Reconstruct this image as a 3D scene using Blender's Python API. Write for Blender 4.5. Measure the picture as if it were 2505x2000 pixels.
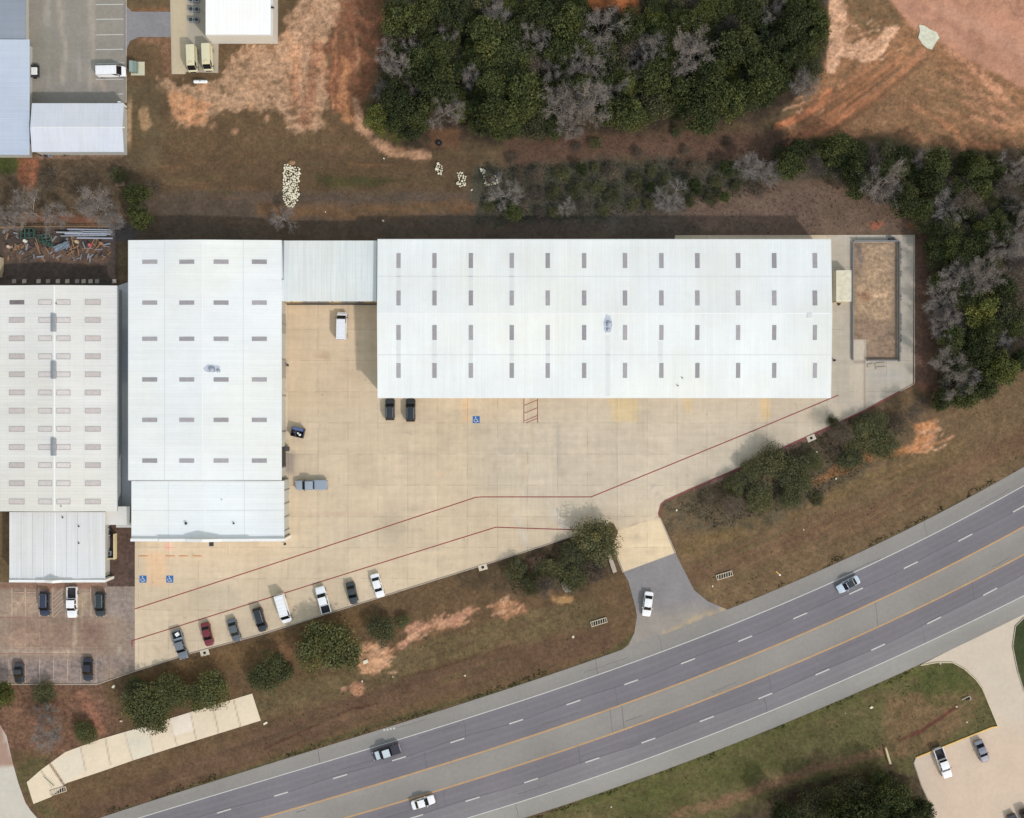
import bpy, bmesh, math, random
import numpy as np
from mathutils import Vector, Matrix
R = math.radians
for o in list(bpy.data.objects): bpy.data.objects.remove(o)
sc = bpy.context.scene
COL = sc.collection
# ------------------------------------------------------------------ camera, sky, sun, exposure
H = 220.0
PX = 12.0                      # photo pixels per metre on the ground
CX, CY = 1252.5, 1000.0
cam = bpy.data.cameras.new('camera'); camo = bpy.data.objects.new('camera', cam); COL.objects.link(camo)
camo.location = (0, 0, H); camo.rotation_euler = (0, 0, 0)
cam.sensor_width = 36; cam.lens = 36 * H / (2505 / PX); cam.clip_start = 1; cam.clip_end = 5000
sc.camera = camo
EL = R(40); SX, SY = 0.66, -0.75           # horizontal direction towards the sun
sd = Vector((SX * math.cos(EL), SY * math.cos(EL), math.sin(EL))).normalized()
w = bpy.data.worlds.new('World'); sc.world = w; w.use_nodes = True
nt = w.node_tree; nt.nodes.clear()
sky = nt.nodes.new('ShaderNodeTexSky'); sky.sky_type = 'NISHITA'; sky.sun_disc = False
sky.sun_elevation = EL; sky.sun_rotation = math.atan2(SX, SY); sky.air_density = 3.8; sky.dust_density = 0.7
bg = nt.nodes.new('ShaderNodeBackground'); bg.inputs[1].default_value = 0.15
wo = nt.nodes.new('ShaderNodeOutputWorld')
hz = nt.nodes.new('ShaderNodeVectorMath'); hz.operation = 'MULTIPLY'; hz.inputs[1].default_value = (1.08, 1.0, 1.17)   # slight magenta tint against the sky's green-yellow cast
nt.links.new(sky.outputs[0], hz.inputs[0]); nt.links.new(hz.outputs[0], bg.inputs[0]); nt.links.new(bg.outputs[0], wo.inputs[0])
sun = bpy.data.lights.new('sun', 'SUN'); sun.energy = 2.0; sun.angle = R(2.5); sun.color = (1.0, 0.935, 0.92)
suno = bpy.data.objects.new('sun', sun); COL.objects.link(suno); suno.location = sd * 200
suno.rotation_euler = (-sd).to_track_quat('-Z', 'Y').to_euler()
sc.view_settings.view_transform = 'Standard'; sc.view_settings.look = 'None'
sc.view_settings.exposure = 0.0; sc.view_settings.gamma = 1
sc.render.resolution_x = 1024; sc.render.resolution_y = 818

# ------------------------------------------------------------------ helpers
def lin(c):
    return tuple(((v/255)/12.92 if v/255 <= .04045 else ((v/255+.055)/1.055)**2.4) for v in c)
def W(px, py, z=0.0):
    f = (H - z) / H
    return Vector(((px-CX)/PX*f, (CY-py)/PX*f, z))
def tag(o, label=None, cat=None, group=None, kind=None):
    if label: o['label'] = label
    if cat: o['category'] = cat
    if group: o['group'] = group
    if kind: o['kind'] = kind
    return o
def empty(name, loc, rz=0, **k):
    o = bpy.data.objects.new(name, None); COL.objects.link(o); o.location = loc
    o.rotation_euler = (0, 0, rz); o.empty_display_size = .5
    return tag(o, **k)
def link(name, me, mats, parent=None, **k):
    o = bpy.data.objects.new(name, me); COL.objects.link(o)
    if not isinstance(mats, (list, tuple)): mats = [mats]
    if len(me.materials) == 0:
        for m in mats: me.materials.append(m)
    if parent: o.parent = parent
    return tag(o, **k)
def bmo(name, bm, mats, parent=None, smooth=False, **k):
    bmesh.ops.recalc_face_normals(bm, faces=bm.faces[:])
    me = bpy.data.meshes.new(name); bm.to_mesh(me); bm.free()
    if smooth:
        for p in me.polygons: p.use_smooth = True
    return link(name, me, mats, parent, **k)
def box(bm, x0, y0, z0, x1, y1, z1, mi=0):
    v = [bm.verts.new(p) for p in ((x0,y0,z0),(x1,y0,z0),(x1,y1,z0),(x0,y1,z0),(x0,y0,z1),(x1,y0,z1),(x1,y1,z1),(x0,y1,z1))]
    for f in ((3,2,1,0),(4,5,6,7),(0,1,5,4),(1,2,6,5),(2,3,7,6),(3,0,4,7)):
        fc = bm.faces.new([v[i] for i in f]); fc.material_index = mi
    return v
def rbox(bm, c, size, rz=0, z0=0, mi=0):
    vs = box(bm, -size[0]/2, -size[1]/2, z0, size[0]/2, size[1]/2, z0+size[2], mi)
    m = Matrix.Translation((c[0], c[1], 0)) @ Matrix.Rotation(rz, 4, 'Z')
    for v in vs: v.co = m @ v.co
    return vs
def tube(bm, p0, p1, r0, r1=None, n=8, cap=True, mi=0):
    p0, p1 = Vector(p0), Vector(p1); r1 = r0 if r1 is None else r1
    d = (p1-p0).normalized(); a = d.orthogonal().normalized(); b = d.cross(a)
    A = [bm.verts.new(p0 + (a*math.cos(t)+b*math.sin(t))*r0) for t in [2*math.pi*i/n for i in range(n)]]
    B = [bm.verts.new(p1 + (a*math.cos(t)+b*math.sin(t))*r1) for t in [2*math.pi*i/n for i in range(n)]]
    for i in range(n):
        f = bm.faces.new((A[i], A[(i+1)%n], B[(i+1)%n], B[i])); f.material_index = mi
    if cap:
        bm.faces.new(A[::-1]).material_index = mi; bm.faces.new(B).material_index = mi
def ribbon_box(bm, pts, wd, z0, z1, side=0.0):
    """a kerb-like bar along a polyline of world (x, y)"""
    P = [Vector((p[0], p[1])) for p in pts]; L = []
    for i, p in enumerate(P):
        d = Vector((0, 0))
        if i > 0: d += (P[i]-P[i-1]).normalized()
        if i < len(P)-1: d += (P[i+1]-P[i]).normalized()
        d.normalize(); n = Vector((-d.y, d.x))
        a = p + n*(side+wd/2); b = p + n*(side-wd/2)
        L.append([bm.verts.new((a.x,a.y,z0)), bm.verts.new((a.x,a.y,z1)), bm.verts.new((b.x,b.y,z1)), bm.verts.new((b.x,b.y,z0))])
    for i in range(len(L)-1):
        for k in range(4):
            bm.faces.new((L[i][k], L[i][(k+1)%4], L[i+1][(k+1)%4], L[i+1][k]))
    bm.faces.new(L[0][::-1]); bm.faces.new(L[-1])
def strip(bm, pts, wd, z):
    P = [Vector((p[0], p[1])) for p in pts]; L = []
    for i, p in enumerate(P):
        d = Vector((0, 0))
        if i > 0: d += (P[i]-P[i-1]).normalized()
        if i < len(P)-1: d += (P[i+1]-P[i]).normalized()
        d.normalize(); n = Vector((-d.y, d.x))*wd/2
        L.append((bm.verts.new((p.x-n.x, p.y-n.y, z)), bm.verts.new((p.x+n.x, p.y+n.y, z))))
    for i in range(len(L)-1):
        bm.faces.new((L[i][0], L[i+1][0], L[i+1][1], L[i][1]))
def ordn(n):
    n = int(n); s = 'th' if 10 <= n % 100 <= 20 else {1:'st',2:'nd',3:'rd'}.get(n % 10, 'th')
    names = {1:'first',2:'second',3:'third',4:'fourth',5:'fifth',6:'sixth',7:'seventh',8:'eighth',9:'ninth',10:'tenth'}
    return names.get(n, '%d%s' % (n, s))

# numpy value noise
def _hash(ix, iy, s):
    h = (ix.astype(np.int64)*374761393 + iy.astype(np.int64)*668265263 + s*982451653) & 0x7fffffff
    h = ((h ^ (h >> 13))*1274126177) & 0x7fffffff
    return ((h ^ (h >> 16)) & 0xffff)/65535.0
def vn(x, y, s=0):
    ix, iy = np.floor(x), np.floor(y); fx, fy = x-ix, y-iy
    fx = fx*fx*(3-2*fx); fy = fy*fy*(3-2*fy)
    a = _hash(ix,iy,s); b = _hash(ix+1,iy,s); c = _hash(ix,iy+1,s); d = _hash(ix+1,iy+1,s)
    return (a*(1-fx)+b*fx)*(1-fy)+(c*(1-fx)+d*fx)*fy
def fbm(x, y, s=0, o=4):
    t = 0; a = .5; k = 0
    for i in range(o):
        t = t + a*vn(x*2**i, y*2**i, s+i*17); k += a; a *= .55
    return t/k
def poly_sd(x, y, poly):
    P = np.array(poly, float); d = np.full(x.shape, 1e9); ins = np.zeros(x.shape, bool)
    for i in range(len(P)):
        a, b = P[i], P[(i+1) % len(P)]; e = b-a
        t = np.clip(((x-a[0])*e[0]+(y-a[1])*e[1])/(e@e+1e-9), 0, 1)
        d = np.minimum(d, np.hypot(x-a[0]-t*e[0], y-a[1]-t*e[1]))
        c = ((a[1] > y) != (b[1] > y))
        if e[1] != 0: ins ^= c & (x < (y-a[1])*e[0]/e[1]+a[0])
    return np.where(ins, -d, d)
def line_d(x, y, pts):
    P = np.array(pts, float); d = np.full(x.shape, 1e9)
    for i in range(len(P)-1):
        a, b = P[i], P[i+1]; e = b-a
        t = np.clip(((x-a[0])*e[0]+(y-a[1])*e[1])/(e@e+1e-9), 0, 1)
        d = np.minimum(d, np.hypot(x-a[0]-t*e[0], y-a[1]-t*e[1]))
    return d
def paint(x, y, base, feats, seed=1):
    """x, y in photo-plan units; feats: (kind, geometry, rgb, softness, opacity, speckle, raggedness)"""
    shp = x.shape; x = np.asarray(x, float).reshape(-1); y = np.asarray(y, float).reshape(-1)
    C = np.zeros((len(x), 4)); C[:, :3] = lin(base); C[:, 3] = .25
    for k, f in enumerate(feats):
        kind, geo, rgb, soft, op, spk, rag = f
        if kind == 'e': bb = (geo[0]-geo[2], geo[1]-geo[3], geo[0]+geo[2], geo[1]+geo[3])
        else:
            P = np.array(geo if kind == 'p' else geo[0], float); e = 0 if kind == 'p' else geo[1]/2
            bb = (P[:,0].min()-e, P[:,1].min()-e, P[:,0].max()+e, P[:,1].max()+e)
        m = soft*.5+rag*1.6+2
        ix = np.nonzero((x > bb[0]-m) & (x < bb[2]+m) & (y > bb[1]-m) & (y < bb[3]+m))[0]
        if len(ix) == 0: continue
        xs, ys = x[ix], y[ix]
        if rag:
            nx = (fbm(xs/34, ys/34, seed+k*5, 4)-.5)*2*rag+(fbm(xs/8, ys/8, seed+k*5+1, 2)-.5)*.9*rag
            ny = (fbm(xs/34+90, ys/34, seed+k*5+3, 4)-.5)*2*rag+(fbm(xs/8+50, ys/8, seed+k*5+2, 2)-.5)*.9*rag
        else: nx = ny = 0
        X, Y = xs+nx, ys+ny
        if kind == 'p': d = poly_sd(X, Y, geo)
        elif kind == 'l': d = line_d(X, Y, geo[0])-geo[1]/2
        else: d = (np.hypot((X-geo[0])/geo[2], (Y-geo[1])/geo[3])-1)*min(geo[2], geo[3])
        a = np.clip(.5-d/soft, 0, 1); a = a*a*(3-2*a)*op
        if spk >= .4 and rag >= 7: a = a*np.clip(.05+1.8*fbm(xs/14, ys/14, seed+k*7, 4), 0, 1)
        c = np.array(lin(rgb)+(spk,)); a = a[:, None]
        C[ix] = C[ix]*(1-a) + c*a
    return C.reshape(shp+(4,))
def set_col(me, C):
    at = me.color_attributes.new('tint', 'FLOAT_COLOR', 'POINT')
    at.data.foreach_set('color', C.reshape(-1).astype(np.float32))

# ------------------------------------------------------------------ materials
def nodes(name):
    m = bpy.data.materials.new(name); m.use_nodes = True; t = m.node_tree
    return m, t, t.nodes['Principled BSDF']
def N(t, ty, **k):
    n = t.nodes.new(ty)
    for a, b in k.items(): setattr(n, a, b)
    return n
def mathn(t, op, a, b=None, c=None):
    n = N(t, 'ShaderNodeMath', operation=op)
    for i, v in enumerate((a, b, c)):
        if v is None: continue
        if isinstance(v, (int, float)): n.inputs[i].default_value = v
        else: t.links.new(v, n.inputs[i])
    return n.outputs[0]
def noise(t, vec, scale, detail=4, rough=.55):
    n = N(t, 'ShaderNodeTexNoise'); n.inputs['Scale'].default_value = scale
    n.inputs['Detail'].default_value = detail; n.inputs['Roughness'].default_value = rough
    t.links.new(vec, n.inputs['Vector']); return n.outputs[0]
def maprange(t, v, a, b, c, d):
    n = N(t, 'ShaderNodeMapRange'); t.links.new(v, n.inputs[0])
    for i, q in enumerate((a, b, c, d)): n.inputs[i+1].default_value = q
    return n.outputs[0]
def scalecol(t, col, f):
    n = N(t, 'ShaderNodeVectorMath', operation='SCALE'); t.links.new(col, n.inputs[0]); t.links.new(f, n.inputs['Scale'])
    return n.outputs[0]
def plain(name, rgb, rough=.6, metal=0, var=.12, scale=1.5, coat=0, spec=.5, stretch=None):
    m, t, b = nodes(name); tc = N(t, 'ShaderNodeTexCoord'); vec = tc.outputs['Object']
    if stretch:
        mp = N(t, 'ShaderNodeMapping'); mp.inputs['Scale'].default_value = stretch
        t.links.new(vec, mp.inputs[0]); vec = mp.outputs[0]
    c = N(t, 'ShaderNodeRGB'); c.outputs[0].default_value = lin(rgb)+(1,)
    f = maprange(t, noise(t, vec, scale, 5), .25, .75, 1-var, 1+var)
    t.links.new(scalecol(t, c.outputs[0], f), b.inputs['Base Color'])
    b.inputs['Roughness'].default_value = rough; b.inputs['Metallic'].default_value = metal
    b.inputs['Coat Weight'].default_value = coat; b.inputs['Specular IOR Level'].default_value = spec
    return m
def painted(name, a1=.18, s1=.12, a2=.15, s2=1.6, spk=True, joints=None, bump=.3, rough=.9, grain=.0, jd=.14, streaks=0, spots=0):
    m, t, b = nodes(name); g = N(t, 'ShaderNodeNewGeometry'); pos = g.outputs['Position']
    at = N(t, 'ShaderNodeAttribute', attribute_name='tint')
    f = maprange(t, noise(t, pos, s1, 6, .6), .3, .7, 1-a1, 1+a1)
    nf = noise(t, pos, s2, 6, .65)
    f = mathn(t, 'MULTIPLY', f, maprange(t, nf, .3, .7, 1-a2, 1+a2))
    if streaks:
        for sc_ in ((1.1,.07,1),(.06,.9,1)):
            mp = N(t, 'ShaderNodeMapping'); mp.inputs['Scale'].default_value = sc_; t.links.new(pos, mp.inputs[0])
            f = mathn(t, 'MULTIPLY', f, maprange(t, noise(t, mp.outputs[0], 1.0, 4, .65), .3, .7, 1-streaks, 1+streaks))
    if spots:
        sp_ = maprange(t, noise(t, pos, .55, 3, .55), .66, .74, 0, spots); f = mathn(t, 'MULTIPLY', f, mathn(t, 'SUBTRACT', 1.0, sp_))
        sp_ = maprange(t, noise(t, pos, 1.9, 2, .5), .72, .78, 0, spots); f = mathn(t, 'MULTIPLY', f, mathn(t, 'SUBTRACT', 1.0, sp_))
    if grain:
        f = mathn(t, 'MULTIPLY', f, maprange(t, noise(t, pos, 7, 2, .7), .3, .7, 1-grain, 1+grain))
    if spk:
        s = maprange(t, noise(t, pos, 1.1, 5, .75), .38, .62, -1, 1)
        s = mathn(t, 'MULTIPLY', s, mathn(t, 'MULTIPLY', at.outputs['Alpha'], .55))
        f = mathn(t, 'MULTIPLY', f, mathn(t, 'ADD', s, 1.0))
    if joints:
        sx = N(t, 'ShaderNodeSeparateXYZ'); t.links.new(pos, sx.inputs[0])
        cells = []
        for i, (sp, off) in enumerate(joints):
            u = mathn(t, 'DIVIDE', mathn(t, 'SUBTRACT', sx.outputs[i], off), sp)
            fr = mathn(t, 'FRACT', u); d = mathn(t, 'MINIMUM', fr, mathn(t, 'SUBTRACT', 1.0, fr))
            ln = mathn(t, 'LESS_THAN', d, .07/sp)
            brk = maprange(t, noise(t, pos, .25+.07*i, 3), .42, .55, 0, 1)
            ln = mathn(t, 'MULTIPLY', ln, brk)
            f = mathn(t, 'MULTIPLY', f, mathn(t, 'SUBTRACT', 1.0, mathn(t, 'MULTIPLY', ln, jd)))
            cells.append(mathn(t, 'FLOOR', u))
        cb = N(t, 'ShaderNodeCombineXYZ'); t.links.new(cells[0], cb.inputs[0]); t.links.new(cells[1], cb.inputs[1])
        wn = N(t, 'ShaderNodeTexWhiteNoise'); t.links.new(cb.outputs[0], wn.inputs[0])
        f = mathn(t, 'MULTIPLY', f, maprange(t, wn.outputs[0], 0, 1, .955, 1.045))
    t.links.new(scalecol(t, at.outputs['Color'], f), b.inputs['Base Color'])
    b.inputs['Roughness'].default_value = rough; b.inputs['Specular IOR Level'].default_value = .25
    bp = N(t, 'ShaderNodeBump'); bp.inputs['Strength'].default_value = bump; bp.inputs['Distance'].default_value = .25
    t.links.new(nf, bp.inputs['Height']); t.links.new(bp.outputs[0], b.inputs['Normal'])
    return m
def roofmat(name, rgb, axis, seam=.6, streak=.05, dirt=.08, depth=.05, rough=.5):
    """ribbed sheet metal: axis = the coordinate the ribs are counted along (0 = ribs run north-south)"""
    m, t, b = nodes(name); g = N(t, 'ShaderNodeNewGeometry'); pos = g.outputs['Position']
    sx = N(t, 'ShaderNodeSeparateXYZ'); t.links.new(pos, sx.inputs[0])
    u = mathn(t, 'FRACT', mathn(t, 'DIVIDE', sx.outputs[axis], seam))
    ln = mathn(t, 'LESS_THAN', u, .16)
    mp = N(t, 'ShaderNodeMapping'); mp.inputs['Scale'].default_value = (1.6, .05, 1) if axis == 0 else (.05, 1.6, 1)
    t.links.new(pos, mp.inputs[0])
    f = maprange(t, noise(t, mp.outputs[0], 1.0, 5, .7), .3, .7, 1-streak, 1+streak)
    f = mathn(t, 'MULTIPLY', f, maprange(t, noise(t, pos, .07, 4, .6), .3, .7, 1-dirt, 1+dirt*.5))
    f = mathn(t, 'MULTIPLY', f, maprange(t, noise(t, pos, 1.3, 4, .7), .3, .7, .985, 1.015))
    pn = N(t, 'ShaderNodeTexWhiteNoise', noise_dimensions='1D'); t.links.new(mathn(t, 'FLOOR', mathn(t, 'DIVIDE', sx.outputs[axis], seam)), pn.inputs['W'])
    f = mathn(t, 'MULTIPLY', f, maprange(t, pn.outputs[0], 0, 1, .985, 1.012))
    f = mathn(t, 'MULTIPLY', f, mathn(t, 'SUBTRACT', 1.0, mathn(t, 'MULTIPLY', ln, depth)))
    u2 = mathn(t, 'FRACT', mathn(t, 'DIVIDE', sx.outputs[1-axis], 1.52)); l2 = mathn(t, 'LESS_THAN', u2, .07)
    f = mathn(t, 'MULTIPLY', f, mathn(t, 'SUBTRACT', 1.0, mathn(t, 'MULTIPLY', l2, mathn(t, 'MULTIPLY', noise(t, pos, .15, 2), depth*1.2))))
    sp2 = maprange(t, noise(t, pos, .9, 4, .7), .66, .78, 0, .09); f = mathn(t, 'MULTIPLY', f, mathn(t, 'SUBTRACT', 1.0, sp2))
    c = N(t, 'ShaderNodeRGB'); c.outputs[0].default_value = lin(rgb)+(1,)
    # warm dust patches
    mx = N(t, 'ShaderNodeMix', data_type='RGBA'); mx.inputs['B'].default_value = tuple(np.array(lin(rgb))*np.array((.99,.965,.90)))+(1,)
    t.links.new(maprange(t, noise(t, pos, .05, 5, .6), .45, .65, 0, .8), mx.inputs['Factor'])
    t.links.new(c.outputs[0], mx.inputs['A'])
    t.links.new(scalecol(t, mx.outputs['Result'], f), b.inputs['Base Color'])
    b.inputs['Roughness'].default_value = rough; b.inputs['Specular IOR Level'].default_value = .3
    bp = N(t, 'ShaderNodeBump'); bp.inputs['Strength'].default_value = .25; bp.inputs['Distance'].default_value = .04
    t.links.new(ln, bp.inputs['Height']); t.links.new(bp.outputs[0], b.inputs['Normal'])
    return m
def leafmat(name, rgb, hue=.25):
    m, t, b = nodes(name); at = N(t, 'ShaderNodeAttribute', attribute_name='tint')
    oi = N(t, 'ShaderNodeObjectInfo')
    c = N(t, 'ShaderNodeMix', data_type='RGBA')
    a = np.array(lin(rgb)); c.inputs['A'].default_value = tuple(a*(1-hue))+(1,)
    c.inputs['B'].default_value = tuple(a*np.array((1+hue*1.5, 1+hue*1.1, 1+hue*.3)))+(1,)
    t.links.new(oi.outputs['Random'], c.inputs['Factor'])
    mu = N(t, 'ShaderNodeVectorMath', operation='MULTIPLY'); t.links.new(c.outputs['Result'], mu.inputs[0]); t.links.new(at.outputs['Color'], mu.inputs[1])
    t.links.new(mu.outputs[0], b.inputs['Base Color'])
    b.inputs['Roughness'].default_value = .8; b.inputs['Specular IOR Level'].default_value = .15
    return m
def vcolmat(name, rough=.9):
    m, t, b = nodes(name); at = N(t, 'ShaderNodeAttribute', attribute_name='tint')
    t.links.new(at.outputs['Color'], b.inputs['Base Color'])
    b.inputs['Roughness'].default_value = rough; b.inputs['Specular IOR Level'].default_value = .1
    return m

M = {}
M['ground'] = painted('ground_cover', a1=.14, s1=.09, a2=.15, s2=1.6, bump=.25, grain=.10)
M['concrete'] = painted('lot_concrete', a1=.085, s1=.09, a2=.06, s2=.7, spk=False, joints=[(6.1, (1144-CX)/PX), (6.35, (CY-1034)/PX)], bump=.05, grain=.03, jd=.2, streaks=.05, spots=.16)
M['oldconcrete'] = painted('stained_concrete', a1=.16, s1=.2, a2=.12, s2=1.4, spk=True, joints=[(2.9, -96.3), (6.6, -42.0)], bump=.1, grain=.05, jd=-.22)
M['asphalt'] = painted('road_asphalt', a1=.08, s1=.07, a2=.05, s2=1.1, spk=False, bump=.1, grain=.09, spots=.06)
M['pale'] = painted('pale_concrete', a1=.05, s1=.2, a2=.05, s2=1.2, spk=False, bump=.05, grain=.03)
M['oldasphalt'] = painted('weathered_asphalt', a1=.10, s1=.25, a2=.09, s2=1.5, spk=False, bump=.1, grain=.04)
M['roofNS'] = roofmat('white_roof_ribs_north_south', (232,237,237), 0, seam=.61, streak=.035, depth=.03)
M['roofEW'] = roofmat('white_roof_ribs_east_west', (232,237,238), 1, seam=.61, streak=.035, depth=.03)
M['roofold'] = roofmat('aged_roof_ribs_east_west', (223,223,219), 1, seam=.61, streak=.05, dirt=.08)
M['rooflink'] = roofmat('streaked_link_roof', (220,226,226), 0, seam=.61, streak=.08, depth=.05)
M['roofblue'] = roofmat('blue_grey_roof', (190,202,220), 1, seam=.45, depth=.06)
M['roofblue2'] = roofmat('shed_blue_grey_roof', (210,216,228), 0, seam=.45, depth=.06)
M['roofdark'] = roofmat('slate_blue_roof', (146,154,168), 1, seam=.45, depth=.06)
M['roofwhite'] = roofmat('bright_white_roof', (247,249,251), 0, seam=.8, streak=.02, dirt=.02, depth=.03)
M['roofoffice'] = roofmat('streaky_office_roof', (220,222,224), 0, seam=.61, streak=.07, dirt=.08, depth=.05)
M['trim'] = plain('white_trim', (232,234,233), .5, var=.04)
M['wall'] = plain('metal_wall', (178,182,180), .6, var=.07, scale=.6, stretch=(3,3,.3))
M['wallcream'] = plain('cream_wall', (222,205,165), .6, var=.07, scale=.6)
M['dark'] = plain('dark_metal', (52,52,56), .6, var=.15)
M['greymetal'] = plain('grey_metal', (150,156,162), .45, metal=.3, var=.12)
M['steel'] = plain('galvanised_steel', (172,178,184), .4, metal=.4, var=.12, scale=3)
def panelmat(name, rgb, k=.14):
    m = plain(name, rgb, .35, var=.10, scale=1.6); t = m.node_tree; b = t.nodes['Principled BSDF']; l = b.inputs['Base Color'].links[0].from_socket
    oi = N(t, 'ShaderNodeObjectInfo'); t.links.new(scalecol(t, l, maprange(t, oi.outputs['Random'], 0, 1, 1-k, 1+k)), b.inputs['Base Color']); return m
M['skylight'] = panelmat('skylight_panel', (164,160,162))
M['skylight2'] = panelmat('pale_skylight_panel', (210,204,199), .05)
M['skylight3'] = panelmat('brown_grey_skylight_panel', (194,186,181), .10)
M['skylight4'] = plain('dark_skylight_panel', (118,112,112), .35, var=.2, scale=1.2)
M['frame'] = plain('skylight_frame', (178,172,169), .6, var=.1)
M['red'] = plain('red_paint', (140,58,54), .7, var=.22, scale=.8)
M['redk'] = plain('red_kerb_paint', (140,68,66), .7, var=.3, scale=.6)
M['whitep'] = plain('white_road_paint', (196,196,190), .7, var=.12, scale=2)
M['creamp'] = plain('faded_cream_paint', (192,172,150), .8, var=.22, scale=1.5)
M['orange'] = plain('orange_paint', (218,150,96), .7, var=.15, scale=2)
M['yellow'] = plain('yellow_road_paint', (208,160,92), .7, var=.2, scale=.5)
M['yellowk'] = plain('yellow_kerb_paint', (226,188,112), .7, var=.15, scale=1)
M['kerb'] = plain('kerb_concrete', (178,166,150), .85, var=.15, scale=.8)
M['blue'] = plain('blue_sign_paint', (40,100,165), .7, var=.08)
M['glass'] = plain('vehicle_glass', (16,18,22), .12, var=.0, spec=.25)
M['tyre'] = plain('tyre_rubber', (26,26,28), .85, var=.1)
M['lamp'] = plain('headlamp_lens', (215,220,225), .2, var=.02)
M['tail'] = plain('tail_lamp_lens', (150,20,20), .3, var=.02)
M['liner'] = plain('bed_liner', (40,38,40), .8, var=.2)
M['bark'] = plain('bark', (88,76,66), .9, var=.2, scale=3)
M['barebark'] = plain('bare_grey_bark', (160,152,148), .9, var=.12, scale=2)
M['rock'] = plain('limestone', (226,220,196), .85, var=.12, scale=3)
M['wood'] = plain('weathered_timber', (150,116,86), .85, var=.2, scale=3)
M['greenp'] = plain('faded_green_paint', (66,98,84), .7, var=.2, scale=2)
M['sand'] = plain('sand', (190,155,115), .95, var=.15)
M['leafA'] = leafmat('evergreen_leaves', (66,74,46), .34)
M['leafB'] = leafmat('grey_green_leaves', (86,88,64), .2)
M['leafC'] = leafmat('yellow_green_leaves', (88,94,52), .22)
M['leafC2'] = leafmat('olive_leaves', (84,88,58), .16)
M['leafD'] = leafmat('brown_mauve_twigs', (98,90,82), .2)
M['twig'] = plain('twig_grey', (126,120,115), .9, var=.15, scale=1)
M['litter'] = vcolmat('tuft_cover')

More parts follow.
